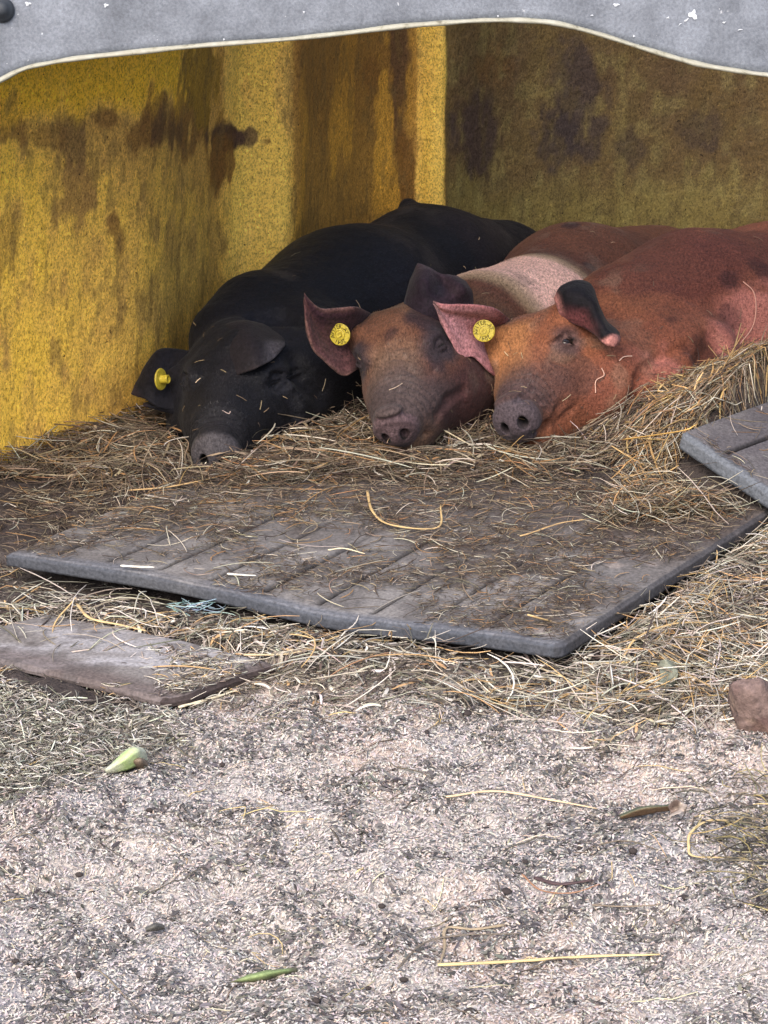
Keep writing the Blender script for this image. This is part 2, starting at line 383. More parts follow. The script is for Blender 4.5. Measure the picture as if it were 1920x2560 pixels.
# --- ear tag: a round button with a raised ring, centre stud and stamped lettering
def lathe(prof, n=40):
    a = np.arange(n)*2*np.pi/n; V = np.array([[r*math.cos(t), r*math.sin(t), z] for r, z in prof for t in a]); F = []
    for i in range(len(prof)-1):
        for j in range(n): F.append((i*n+j, i*n+(j+1) % n, (i+1)*n+(j+1) % n, (i+1)*n+j))
    F.append(tuple(range(n))[::-1]); F.append(tuple((len(prof)-1)*n+j for j in range(n)))
    return V, F
def ear_tag(parent, c, normal, rad, up=(0, 0, 1), label=None, stud_only=False, text='AVITER-AT  2041 '):
    z = np.asarray(normal, float); z /= np.linalg.norm(z); x = np.cross(up, z); x /= np.linalg.norm(x); y = np.cross(z, x); M = np.stack([x, y, z], 1)
    r = rad; t = .0028
    prof = [(r*.97, -t*.5), (r, 0), (r*.98, t*.5), (r*.93, t*.62), (r*.90, t*.38), (r*.52, t*.38), (r*.49, t*1.0), (r*.40, t*1.1), (r*.37, t*.55), (r*.24, t*.55), (r*.22, t*1.5), (r*.12, t*1.5), (r*.10, t*.9), (r*.01, t*.9)]
    if stud_only: prof = [(r*.97, -t*.5), (r, 0), (r*.95, t*.5), (r*.42, t*.5), (r*.40, .004), (r*.40, .013), (r*.33, .014), (r*.30, .010), (r*.02, .010)]
    V, F = lathe(prof); o = mesh_obj('ear_tag', V@M.T+c, F, m_tag, parent, smooth=False)
    if label: o['label'] = label
    if stud_only: return o
    Vs, Fs = [], []
    for i, ch in enumerate(text):
        if ch == ' ': continue
        cu = bpy.data.curves.new('c', 'FONT'); cu.body = ch; cu.size = r*.50; cu.extrude = .0003; cu.align_x = 'CENTER'; cu.resolution_u = 2
        ob = bpy.data.objects.new('c', cu); me = ob.to_mesh(); a = math.radians(200-i*360/len(text))
        R = np.array([[math.sin(a), math.cos(a)], [-math.cos(a), math.sin(a)]]); n0 = len(Vs)
        for v in me.vertices:
            p = R@np.array([v.co.x, v.co.y])+np.array([math.cos(a), math.sin(a)])*r*.55; Vs.append([p[0], p[1], v.co.z+t*.38+.0003])
        for p in me.polygons: Fs.append(tuple(n0+k for k in p.vertices))
        ob.to_mesh_clear(); bpy.data.objects.remove(ob); bpy.data.curves.remove(cu)
    mesh_obj('lettering', np.array(Vs)@M.T+c, Fs, m_mark, o, smooth=False)
    return o

SDFS = []; PIGMESH = []
def hairs(parent, V, F, C, n, length, flow, wid=.00032, seed=1, lift=.35, bright=1.3, keep=None):
    """short bristles lying along the coat"""
    r = np.random.default_rng(seed); P = V[F]; ctr = P.mean(1); nn = np.cross(P[:, 1]-P[:, 0], P[:, 3]-P[:, 0]); ar = np.linalg.norm(nn, axis=1)+1e-12; nn = nn/ar[:, None]
    wgt = ar.copy()
    if keep is not None: wgt = wgt*keep(ctr)
    wgt = wgt*(ctr[:, 2] > terrain(ctr[:, 0], ctr[:, 1])-.0)
    k = r.choice(len(F), n, p=wgt/wgt.sum()); bw = r.random((n, 4)); bw /= bw.sum(1, keepdims=True)
    p = (P[k]*bw[..., None]).sum(1); N = nn[k]; C0 = C[F[k, 0]]
    fl = np.asarray(flow(p)) if callable(flow) else np.tile(flow, (n, 1)); fl = fl+r.normal(0, .22, (n, 3)); fl = fl-N*(fl*N).sum(1, keepdims=True); fl /= np.linalg.norm(fl, axis=1, keepdims=True)+1e-9
    L = (length*r.uniform(.5, 1.2, n))[:, None]; d1 = fl+N*lift; d1 /= np.linalg.norm(d1, axis=1, keepdims=True); side = np.cross(fl, N)*wid
    a = p-N*.0008; b = a+d1*L*.5; c = b+(fl*.9+N*lift*.15)*L*.5
    W = np.stack([a-side, a+side, b+side*.8, b-side*.8, c], 1).reshape(-1, 3); i = np.arange(n)*5
    me_f = np.concatenate([np.stack([i, i+1, i+2], 1), np.stack([i, i+2, i+3], 1), np.stack([i+3, i+2, i+4], 1)])
    col = np.repeat(C0*(bright*np.exp(r.normal(0, .30, n)))[:, None], 5, 0)
    o = mesh_obj('bristles', W, me_f, m_hair, parent, col, smooth=False); o['kind'] = 'stuff'
    return o
m_hair, n_, b_ = mat_new('pig_bristle', .45, .3); n_.links.new(vcol(n_), b_.inputs['Base Color'])

def ears_part(rows_px, thick, colf, flip=False):
    rows = [[at(*p) for p in r] for r in rows_px]; V, F, uv = sheet(rows, thick=thick)
    return V, F, colf(uv, V)
def pig(name, label, base, sdf, lo, hi, colf, ears, mat, fr):
    root = empty(name, base); tag(root, label, 'pig')
    V, F = build_body(sdf, lo, hi); f, l, u, L, org = fr; M = np.stack([f, l, u], 1); s = L/.27
    C = colf(V, ((V-org)@M)/s)
    C = C*COAT; ears = [(a, b, c*COAT) for a, b, c in ears]
    parts = [(V, F, C)]+ears; Vj, Fj, Cj = join(parts)
    mesh_obj('body', Vj, Fj, mat, root, Cj)
    return root, V, F, C
def spot(V, c, r, nz=.35, fr=18):
    d = np.sqrt(((V-c)**2).sum(1))/r + nz*fbm(V*fr, 3)*1.6; return 1-sstep(.8, 1.1, d)
def snoutcols(C, q, disc, top, k=1.0, tilt=10):
    nz = .02*fbm(q*30, 3); tl = math.radians(tilt); dv = q-np.array([.246, 0, -.054]); da = dv[:, 0]*math.cos(tl)-dv[:, 2]*math.sin(tl); dz_ = dv[:, 0]*math.sin(tl)+dv[:, 2]*math.cos(tl); dr = np.hypot(dv[:, 1], dz_)
    C = blend(C, top, sstep(.10, .21, q[:, 0]+nz)*sstep(-.10, -.04, q[:, 2])*k)
    C = blend(C, disc, (1-sstep(.036, .042, dr))*sstep(-.014, -.006, da))
    ax = np.abs(q[:, 1]); nd_ = np.sqrt(((da-.011)/.02)**2+((ax-.0145)/.0078)**2+(dz_/.0100)**2)
    return blend(C, (.004, .003, .003), (1-sstep(.8, 1.15, nd_)))
def eyecols(C, q, ring, amt=.8, slit=.0035, rr=.034, ey=(.064, .064)):
    e = eye_local(q, ey); d = np.sqrt((e[:, 0]/1.25)**2+e[:, 1]**2+e[:, 2]**2)
    C = blend(C, ring, (1-sstep(rr*.45, rr, d+.006*fbm(q*60, 2)))*amt)
    sd_ = np.sqrt((e[:, 0]/.015)**2+((e[:, 2]+.0008)/slit)**2+(e[:, 1]/.02)**2); return blend(C, (.003, .002, .002), (1-sstep(.7, 1.1, sd_)))



# ------------------------------------------------------------------ ground
GX = np.concatenate([-.72-np.geomspace(.02, 60, 40)[::-1], np.arange(-.72, .78, .004), .78+np.geomspace(.02, 60, 40)])
GY = np.concatenate([1.95-np.geomspace(.02, 60, 40)[::-1], np.arange(1.95, 3.75, .004), 3.75+np.geomspace(.02, 60, 40)])
def poly_mask(x, y, pts, z=0., soft=.03, n=5):
    """signed soft mask of a ground polygon given by points of the photograph laid on height z"""
    Q = np.array([gz(a, b, z)[:2] for a, b in pts]); P = np.stack([np.ravel(x), np.ravel(y)], 1)
    if n: P = P + .02*np.stack([vnoise(np.c_[P*14, P[:, 0]*0]), vnoise(np.c_[P*14+50, P[:, 0]*0])], 1)
    ins = np.zeros(len(P), bool); d = np.full(len(P), 1e9)
    for i in range(len(Q)):
        a, b = Q[i], Q[(i+1) % len(Q)]
        c = ((a[1] > P[:, 1]) != (b[1] > P[:, 1])) & (P[:, 0] < (b[0]-a[0])*(P[:, 1]-a[1])/(b[1]-a[1]+1e-12)+a[0]); ins ^= c
        t = np.clip(((P-a)@(b-a))/((b-a)@(b-a)), 0, 1); d = np.minimum(d, np.linalg.norm(P-a-t[:, None]*(b-a), axis=1))
    sd_ = np.where(ins, d, -d); return sstep(-soft, soft, sd_).reshape(np.shape(x))
BED = [(-400, 1150), (0, 1180), (300, 1225), (640, 1235), (900, 1225), (1250, 1240), (1500, 1205), (1750, 1250), (2000, 1240), (2700, 1240), (2700, 700), (-400, 700)]
STRIP = [(-300, 1400), (0, 1420), (500, 1500), (900, 1590), (1300, 1650), (1500, 1600), (1750, 1420), (1930, 1300), (2200, 1200), (2200, 1760), (1760, 1770), (1500, 1790), (1250, 1740), (1000, 1720), (700, 1720), (560, 1690), (300, 1640), (0, 1600), (-300, 1600)]
LEFTHAY = [(-300, 1640), (0, 1690), (200, 1740), (430, 1770), (380, 1830), (200, 1880), (60, 1960), (-300, 2060)]
RHAY = [(1860, 1960), (2300, 1900), (2300, 2250), (1930, 2200), (1840, 2080)]
def in_shavings(x, y):
    m = poly_mask(x, y, [(-900, 2000), (60, 1970), (250, 1880), (430, 1790), (700, 1700), (1000, 1700), (1300, 1730), (1700, 1770), (2400, 1750), (2800, 2900), (-900, 2900)], soft=.06)
    return m
XX, YY = np.meshgrid(GX, GY, indexing='ij'); ZZ = terrain(XX, YY)
sh = in_shavings(XX, YY); P_ = np.stack([XX, YY, XX*0], -1)
fine = (np.abs(XX) < .9) & (YY > 1.8) & (YY < 3.9)
def micro(P, sh): return sh*(.012*fbm(P*20, 3)+.0070*fbm(P*55+3, 2)) + (1-sh)*.006*fbm(P*40, 3)
def gfine(x, y): P = np.stack([x, y, x*0], -1); return terrain(x, y)+micro(P, in_shavings(x, y))
ZZ = ZZ+np.where(fine, micro(P_, sh), 0)
nx, ny = len(GX), len(GY); i, j = np.meshgrid(np.arange(nx-1), np.arange(ny-1), indexing='ij'); a = (i*ny+j).ravel()
gF = np.stack([a, a+ny, a+ny+1, a+1], 1)
shc, drt = s2l((192, 183, 175)), s2l((70, 63, 60))
m_ = np.clip(sh+.25*fbm(P_*9, 3), 0, 1)*np.clip(.86+.5*fbm(P_*5+3, 2), .4, 1)
gC = drt*(1-m_[..., None])+shc*m_[..., None]
gp_ = sstep(-.02, .28, fbm(P_*np.array([3.2, 6, 1])+77, 3))*sh; gC = gC*(1-.6*gp_[..., None])+s2l((150, 150, 156))*.6*gp_[..., None]
pk_ = sstep(.02, .25, fbm(P_*np.array([7, 5, 1])+31, 3))*sh; gC = gC*(1-.4*pk_[..., None])+s2l((206, 180, 164))*.4*pk_[..., None]
mg, n_, b_ = mat_new('earth_and_shavings', .95, .1)
a1 = noise(n_, 170, 3, .65); g1 = ramp(n_, a1.outputs[0], [(.30, (.42, .42, .43)), (.42, (.84, .84, .84)), (.6, (1.0, 1.0, .99)), (.75, (1.12, 1.11, 1.09))])
a2 = noise(n_, 30, 5, .75); g2 = ramp(n_, a2.outputs[0], [(.32, (.48, .49, .52)), (.46, (.9, .9, .92)), (.58, (1.06, 1.05, 1.04))])
c_ = mix(n_, mix(n_, vcol(n_), g1.outputs[0], 1.0, 'MULTIPLY'), g2.outputs[0], .8, 'MULTIPLY'); n_.links.new(c_, b_.inputs['Base Color'])
bump(n_, b_, a1.outputs[0], .9, .005)
ground = mesh_obj('ground', np.stack([XX, YY, ZZ], -1).reshape(-1, 3), gF, mg, None, gC.reshape(-1, 3)); ground['kind'] = 'structure'
def gh(x, y): return terrain(x, y)

# ------------------------------------------------------------------ the shelter: yellow inside, grey outside
shel = empty('pig_shelter', (.6, 4.2, 0)); tag(shel, 'moulded hut, grey outside and dirty yellow inside, arching over the three pigs', 'animal shelter')
LOOP = np.array([(-.80, 3.22), (-.70, 3.45), (-.583, 3.64), (-.485, 3.766), (-.385, 3.90), (-.335, 4.08), (-.290, 4.27), (-.262, 4.325), (-.165, 4.365), (-.135, 4.50), (-.05, 4.75), (.05, 4.885), (.12, 4.90), (.3, 5.03), (.75, 5.14), (1.2, 5.08), (1.55, 4.85), (1.78, 4.45), (1.82, 4.0), (1.74, 3.5), (1.5, 3.05), (.9, 2.85), (.2, 2.85), (-.5, 3.0)])
def closed(P, n):
    m = len(P); Q = np.concatenate([P[-1:], P, P[:2]]); t = np.linspace(0, m, n, endpoint=False); i = t.astype(int); u = (t-i)[:, None]
    a, b, c, d = Q[i], Q[i+1], Q[i+2], Q[i+3]; return .5*(2*b+(c-a)*u+(2*a-5*b+4*c-d)*u*u+(3*b-a-3*c+d)*u**3)
CEN = np.array([.55, 4.1]); ZTOP = 1.16
NS, NT = (700, 130) if QUICK else (1500, 300)
pl = closed(LOOP, NS)
tt = np.concatenate([np.linspace(0, .62, NT), np.linspace(.62, 1, 30)[1:]])*math.pi/2
Rt = np.cos(tt)**.20; Rt[-1] = 0.002; Zt = ZTOP*np.sin(tt)**.95-.06; LIGHT_HOLE = .80  # roof crown left open out of view, added to light the back
W = np.empty((NS, len(tt), 3)); W[..., :2] = CEN+(pl-CEN)[:, None]*Rt[None, :, None]; W[..., 2] = Zt
def proj(P):
    q = P-np.array([0, 0, CAM_H]); fwd = np.array([0, math.cos(PITCH), -math.sin(PITCH)]); up = np.array([0, math.sin(PITCH), math.cos(PITCH)])
    dd = q@fwd; return 960+q[..., 0]/dd/RY, 1280-(q@up)/dd/RY
px, py = proj(W)
inward = (CEN-W[..., :2]); inward /= np.linalg.norm(inward, axis=-1, keepdims=True)+1e-6
sdist = np.cumsum(np.r_[0, np.linalg.norm(np.diff(pl, axis=0), axis=1)])
UV = np.stack([np.broadcast_to(sdist[:, None], px.shape), W[..., 2], 0*px], -1)
wav = 14*fbm(UV*np.array([3, 9, 1]), 3)+10*fbm(UV*np.array([14, 30, 1]), 2)
vis = (pl[:, 1] > 3.4)[:, None]
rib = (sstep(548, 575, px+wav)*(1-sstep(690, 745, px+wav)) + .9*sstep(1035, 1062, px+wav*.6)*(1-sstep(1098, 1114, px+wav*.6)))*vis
relief = .010*(sstep(535, 570, px)*(1-sstep(690, 740, px))+sstep(1040, 1070, px)*(1-sstep(1095, 1125, px)))*vis+.0025*fbm(UV*np.array([25, 12, 1]), 3)+.0010*fbm(UV*110, 2)
W[..., :2] += inward*relief[..., None]
# dirt and clean patches of the plastic, plus light painted into the brightest
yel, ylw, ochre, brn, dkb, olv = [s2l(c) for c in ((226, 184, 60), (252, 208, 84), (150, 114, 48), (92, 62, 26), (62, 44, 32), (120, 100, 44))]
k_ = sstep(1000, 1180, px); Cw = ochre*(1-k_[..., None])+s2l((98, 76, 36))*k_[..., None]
def bl(c, m): 
    global Cw
    m = np.clip(m, 0, 1)[..., None]; Cw = Cw*(1-m)+np.asarray(c)*m
nA = fbm(UV*np.array([16, 5, 1]), 4); nB = fbm(UV*np.array([40, 22, 1])+5, 4); nC = fbm(UV*np.array([9, 7, 1])+11, 4)
left = 1-sstep(520, 600, px)
bl(yel*np.array([1.5, 1.36, .35]), left*(1-sstep(230, 330, py+110*nA))*(1.05+.9*nB)*sstep(-60, 60, 470-px+60*nA))  # upper left: bright yellow, its colour lifted to paint in missing light
bl(s2l((176, 138, 48)), left*sstep(380, 560, py+160*nA)*(.6+nB)); bl(s2l((192, 152, 44)), left*(1-sstep(60, 260, px+80*nA))*sstep(250, 420, py)*(.6+nB))
def blob(x, y, rx, ry, c, k, nz=1.0):
    d = np.sqrt(((px-x)/rx)**2+((py-y)/ry)**2)+nz*(.9*nB+.5*nA); bl(c, (1-sstep(.65, 1.15, d))*k*vis)
blob(10, 310, 60, 60, brn, .7); blob(195, 360, 40, 80, dkb, .65); blob(120, 340, 50, 32, brn, .5); blob(330, 345, 45, 45, brn, .7); blob(270, 300, 50, 30, brn, .7); blob(440, 300, 90, 90, brn, .8)
blob(420, 330, 40, 60, dkb, .6); blob(500, 200, 50, 110, s2l((110, 84, 20)), .9); blob(200, 500, 80, 110, s2l((112, 82, 40)), .75); blob(290, 580, 26, 60, brn, .7); blob(450, 700, 110, 220, s2l((138, 108, 48)), .5)
blob(10, 620, 40, 90, s2l((120, 90, 30)), .6)
k2 = sstep(700, 760, px)*(1-sstep(1000, 1060, px)); bl(s2l((120, 88, 34)), k2*.9); bl(s2l((158, 116, 34)), k2*sstep(0, .3, nA)*.8); bl(brn, k2*(1-sstep(180, 420, py+100*nA))*.5)
blob(1000, 200, 28, 160, dkb, .8); blob(1010, 420, 26, 120, brn, .8); blob(930, 190, 30, 40, brn, .6); blob(960, 350, 22, 200, s2l((170, 126, 36)), .6)
bl(ylw, rib*(.92+.6*nB)*(1-.0*py)); bl(s2l((186, 150, 74)), rib*sstep(500, 700, py)*.35)  # rib stripes: scraped-clean plastic, with the light they face painted in
blob(560, 345, 46, 36, dkb, 1.1, .6); blob(610, 345, 26, 34, dkb, .9, .6); blob(655, 350, 22, 20, brn, .8); blob(548, 400, 26, 60, brn, .9); blob(600, 240, 22, 50, ochre, .7); blob(535, 420, 22, 60, brn, .8)
blob(700, 220, 30, 130, s2l((120, 92, 44)), .7)
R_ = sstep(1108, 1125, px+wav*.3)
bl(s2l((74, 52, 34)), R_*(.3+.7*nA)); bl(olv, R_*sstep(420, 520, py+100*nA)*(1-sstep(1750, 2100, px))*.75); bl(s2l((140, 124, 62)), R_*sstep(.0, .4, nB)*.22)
blob(1190, 330, 65, 120, s2l((58, 43, 36)), .8, .9); blob(1440, 250, 75, 150, s2l((56, 43, 38)), .75, .9); blob(1400, 350, 50, 80, s2l((54, 42, 36)), .7); blob(1240, 160, 50, 60, brn, .5); blob(1570, 370, 40, 60, s2l((56, 42, 32)), .6)
blob(1850, 300, 120, 180, s2l((88, 66, 30)), .5); blob(1760, 330, 60, 50, s2l((56, 42, 34)), .6)
bl(s2l((84, 66, 34)), sstep(.1, .35, -fbm(UV*np.array([70, 28, 1])+3, 3))*.45*vis)
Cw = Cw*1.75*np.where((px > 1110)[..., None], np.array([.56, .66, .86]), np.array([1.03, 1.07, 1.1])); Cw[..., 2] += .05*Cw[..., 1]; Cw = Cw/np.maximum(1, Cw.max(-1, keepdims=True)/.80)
mw, n_, b_ = mat_new('dirty_yellow_plastic', .55, .35)
a1 = noise(n_, 130, 5, .75, stretch=(1, 1, .8)); g1 = ramp(n_, a1.outputs[0], [(.32, (.5, .46, .42)), (.46, (1, 1, 1)), (.68, (1.4, 1.38, 1.3))])
a2 = noise(n_, 330, 3, .7, stretch=(1, 1, .7)); g2 = ramp(n_, a2.outputs[0], [(.38, (.58, .54, .46)), (.47, (1, 1, 1)), (.64, (1.35, 1.33, 1.25))])
c_ = mix(n_, mix(n_, vcol(n_), g1.outputs[0], .8, 'MULTIPLY'), g2.outputs[0], .9, 'MULTIPLY')
a6 = noise(n_, 210, 2, .7, stretch=(1, 1, .6)); g6 = ramp(n_, a6.outputs[0], [(.60, (1, 1, 1)), (.68, (1.5, 1.5, 1.4))]); c_ = mix(n_, c_, g6.outputs[0], .9, 'MULTIPLY')
a3 = noise(n_, 150, 2, .5); g3 = ramp(n_, a3.outputs[0], [(.715, (1, 1, 1)), (.735, (.12, .1, .1))]); c_ = mix(n_, c_, g3.outputs[0], 1.0, 'MULTIPLY')
n_.links.new(c_, b_.inputs['Base Color']); p_ = bump(n_, b_, a1.outputs[0], .5, .004); bump(n_, b_, a2.outputs[0], .4, .0015, p_)
nt_ = len(tt); keepc = pl[:, 1] > 3.36
def loft(Wd, name, mat, col, off=0.):
    i, j = np.meshgrid(np.arange(NS), np.arange(nt_-1), indexing='ij'); i, j = i.ravel(), j.ravel(); i2 = (i+1) % NS
    F = np.stack([i*nt_+j, i2*nt_+j, i2*nt_+j+1, i*nt_+j+1], 1); V = Wd.reshape(-1, 3)
    yc = V[F][:, :, 1].min(1); zc = V[F][:, :, 2].mean(1); F = F[yc > 3.41+.28*(zc-.6)+off]
    F = F[np.isin(F[:, 0] % nt_, np.where(Rt > LIGHT_HOLE)[0])]
    u, inv = np.unique(F, return_inverse=True); inv = inv.reshape(-1)
    return mesh_obj(name, V[u], inv.reshape(F.shape), mat, shel, None if col is None else col.reshape(-1, 3)[u])
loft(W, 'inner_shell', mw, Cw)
mgrey, n_, b_ = mat_new('weathered_grey_plastic', .6, .3)
a1 = noise(n_, 14, 5, .65); g1 = ramp(n_, a1.outputs[0], [(.3, s2l((88, 92, 99))), (.7, s2l((120, 125, 133)))])
a2 = noise(n_, 260, 3, .7); g2 = ramp(n_, a2.outputs[0], [(.34, (.72, .72, .74)), (.5, (1, 1, 1)), (.68, (1.3, 1.3, 1.3))])
a3 = noise(n_, 95, 3, .6); g3 = ramp(n_, a3.outputs[0], [(.70, (0, 0, 0)), (.735, (1, 1, 1))])
a4 = noise(n_, 38, 3, .6, stretch=(1, 1, 1)); g4 = ramp(n_, a4.outputs[0], [(.73, (0, 0, 0)), (.75, (1, 1, 1))])
c_ = mix(n_, g1.outputs[0], g2.outputs[0], .8, 'MULTIPLY'); c_ = mix(n_, c_, (.34, .35, .37), g3.outputs[0])
n_.links.new(mix(n_, c_, (.5, .52, .54), g4.outputs[0]), b_.inputs['Base Color']); p_ = bump(n_, b_, a2.outputs[0], .35, .002); a5 = noise(n_, 5, 3, .5); bump(n_, b_, a5.outputs[0], .4, .03, p_)
Wo = W.copy(); Wo[..., :2] += -inward*.016; Wo[..., 2] += .012*np.sin(tt)
loft(Wo[::-1], 'outer_shell', mgrey, None)
EDGE = [(0, 203), (60, 174), (120, 160), (200, 147), (350, 131), (500, 116), (700, 101), (850, 86), (1000, 68), (1100, 60), (1180, 54), (1250, 52), (1330, 54), (1400, 62), (1500, 88), (1600, 120), (1700, 150), (1760, 165), (1850, 180), (1920, 189), (2050, 203), (2200, 225)]
def on_panel(px_, py_):
    d = ray(px_, py_); t = (3.40-.28*.6+.28*CAM_H)/(d[1]-.28*d[2]); return np.array([0, 0, CAM_H])+d*t
E_ = np.array([on_panel(*e) for e in EDGE]); ex = np.r_[-.74, -.725, -.69, -.625, -.585, E_[:, 0], .85, 1.2, 1.4, 1.5, 1.56]; ez = np.r_[-.05, .25, .50, .615, E_[0, 2]-.032, E_[:, 2], .60, .52, .40, .2, -.05]
tpar = np.linspace(0, len(ex)-1, 420); Ex = cr(np.stack([ex, ez], 1), 420)
arc = Ex[:, :1]*0
cx, cz = .42, -.05; out = Ex-np.array([cx, cz]); NR = 36
fr_ = np.linspace(0, 1, NR); tgt = []
for (x, z) in Ex:                      # outer outline of the front: follows the dome section
    q = abs((x-.42)/1.42); tgt.append(((x-.42)*1.35+.42 if z < .5 else (x-.42)*1.22+.42, max(z, 0)+ (0 if z < .45 else min(1, (z-.45)/.12)*(.50-.12*q))))
tgt = np.array(tgt); G_ = Ex[:, None]+(tgt-Ex)[:, None]*fr_[None, :, None]
def panel_pt(G, d): x, z = G[..., 0], G[..., 1]; return np.stack([x, 3.40+.28*(z-.6)+d, z], -1)
A_ = panel_pt(G_, 0).reshape(-1, 3); B_ = panel_pt(G_, .012).reshape(-1, 3); n0 = len(A_)
i, j = np.meshgrid(np.arange(419), np.arange(NR-1), indexing='ij'); a = (i*NR+j).ravel()
F1 = np.stack([a, a+NR, a+NR+1, a+1], 1); F2 = F1[:, ::-1]+n0; e = np.arange(419)*NR; F3 = np.stack([e, e+n0, e+NR+n0, e+NR], 1); e = e+NR-1; F4 = np.stack([e, e+NR, e+NR+n0, e+n0], 1)
frontp = mesh_obj('front_panel', np.concatenate([A_, B_]), np.concatenate([F1, F2, F3, F4]), mgrey, shel, smooth=False)
mrim, n_, b_ = mat_new('cream_rim', .6, .3); a1 = noise(n_, 60, 4, .7, stretch=(1, 1, 1)); g1 = ramp(n_, a1.outputs[0], [(.28, s2l((90, 84, 70))), (.42, s2l((150, 147, 130))), (.7, s2l((168, 166, 152)))]); n_.links.new(g1.outputs[0], b_.inputs['Base Color'])
tb = np.gradient(Ex, axis=0); tb /= np.linalg.norm(tb, axis=1, keepdims=True); ring = np.arange(8)*math.pi/4; Vr = []
for k, (x, z) in enumerate(Ex):
    nn_ = np.array([-tb[k, 1], tb[k, 0]]); r_ = .0033*(1+.10*math.sin(k*.37)+.12*math.sin(k*.11+1))
    for t_ in ring: q = np.array([x, z])+nn_*(math.cos(t_)*r_+.001); p = panel_pt(q[None], math.sin(t_)*.0085-.001)[0]; Vr.append(p)
i, j = np.meshgrid(np.arange(419), np.arange(8), indexing='ij'); i, j = i.ravel(), j.ravel(); j2 = (j+1) % 8
mesh_obj('edge_bead', np.array(Vr), np.stack([i*8+j, (i+1)*8+j, (i+1)*8+j2, i*8+j2], 1), mrim, frontp)
m_spl, n_, b_ = mat_new('white_splash', .8, .2); b_.inputs['Base Color'].default_value = (.55, .57, .60, 1)
rs = np.random.default_rng(8)
for (x_, y_, a_, b2_, an) in ((1733, 36, 13, 16, .3), (1716, 50, 9, 3, .7), (1700, 60, 6, 2, .7), (1540, 12, 10, 5, 0), (265, 13, 7, 6, 0), (70, 9, 10, 6, 0), (1585, 90, 4, 3, 0), (1670, 44, 5, 3, .3), (1810, 56, 5, 3, .3), (1850, 74, 8, 2, .2), (560, 98, 3, 3, 0), (1480, 38, 5, 2, 0), (760, 30, 3, 4, 0), (1245, 40, 3, 3, 0)):
    P_s = []
    for k in range(18):
        t_ = k*2*math.pi/18; rr_ = 1+.35*math.sin(3*t_+x_)+.2*rs.normal()*.5; q = on_panel(x_+.7*rr_*(a_*math.cos(t_)*math.cos(an)-b2_*math.sin(t_)*math.sin(an)), y_-.7*rr_*(a_*math.cos(t_)*math.sin(an)+b2_*math.sin(t_)*math.cos(an))); P_s.append(q+np.array([0, -.0011, 0]))
    P_s.append(on_panel(x_, y_)+np.array([0, -.0022, 0])); n1 = 18
    mesh_obj('splash_mark', np.array(P_s), [(k, (k+1) % n1, n1) for k in range(n1)], m_spl, frontp)
mdk, n_, b_ = mat_new('dark_bolt', .6, .4); b_.inputs['Base Color'].default_value = (.03, .035, .042, 1)
V0, F0 = lathe([(.001, -.002), (.016, -.002), (.017, .003), (.0145, .010), (.011, .011), (.010, .016), (.005, .019), (.001, .0195)], 28)
Mb = np.array([[1, 0, 0], [0, .27, -.963], [0, .963, .27]]); mesh_obj('bolt', V0@Mb.T+on_panel(6, 26), F0, mdk, frontp)
M_ = lambda f, l, u: np.stack([f, l, u], 1)
def off_disc(fr, og):
    M = M_(*fr[:3]); s = fr[3]/.27; return lambda c: (((c-og)@M)[:, 0]/s < .222)*1.0
# =============================================================== red pig on the right
sn, og = at(1287, 1058, 3.61), at(1365, 848, 3.85); fr = frame(sn, og, at(1407, 881, 3.73)-at(1259, 912, 3.80)); fr3 = fr+(og,)
print('pig3 head', fr[3], og)
body = [('cap', at(1450, 900, 3.93), at(1580, 855, 4.02), .080, .118, .05), ('cap', at(1580, 855, 4.02), at(1740, 815, 4.12), .118, .150, .06),
        ('cap', at(1740, 815, 4.12), at(1950, 800, 4.25), .150, .158, .06), ('cap', at(1950, 800, 4.25), at(2200, 790, 4.40), .158, .15, .06),
        ('cap', at(1390, 1010, 3.745), at(1495, 985, 3.80), .052, .075, .05), ('cap', at(1495, 985, 3.81), at(1610, 930, 3.90), .075, .10, .05),
        ('cap', at(1740, 905, 3.93), at(1640, 985, 3.80), .075, .055, .03), ('cap', at(1640, 985, 3.80), at(1670, 1060, 3.72), .05, .036, .02),
        ('cap', at(1905, 850, 4.04), at(2080, 870, 4.10), .09, .11, .05), ('cap', at(2250, 800, 4.38), at(2330, 930, 4.15), .13, .07, .05),
        ('cap', at(1290, 862, 3.83), at(1246, 850, 3.81), .030, .012, .03), ('cap', at(1428, 810, 3.82), at(1430, 765, 3.795), .028, .014, .03)]
carv = []
sdf3 = make_sdf(body, fr3, True, carv, jowl=1.25)
creases(sdf3, carv, [([(1578, 1010), (1600, 950), (1650, 895), (1720, 864)], .007, .014), ([(1335, 1088), (1365, 1062), (1392, 1035), (1407, 1010)], .0045, .010), ([(1762, 900), (1790, 850)], .012, .03),
    ([(1600, 925), (1655, 880)], .003, .008), ([(1372, 860), (1400, 848), (1438, 858)], .003, .007), ([(1385, 905), (1412, 912), (1440, 900)], .0025, .006), ([(1290, 1000), (1325, 990), (1350, 1003)], .003, .006), ([(1300, 985), (1335, 972)], .0025, .006)])
red, org_, pink, dk, gry = s2l((134, 80, 58)), s2l((164, 112, 70)), s2l((164, 104, 92)), s2l((42, 26, 30)), s2l((98, 78, 82))
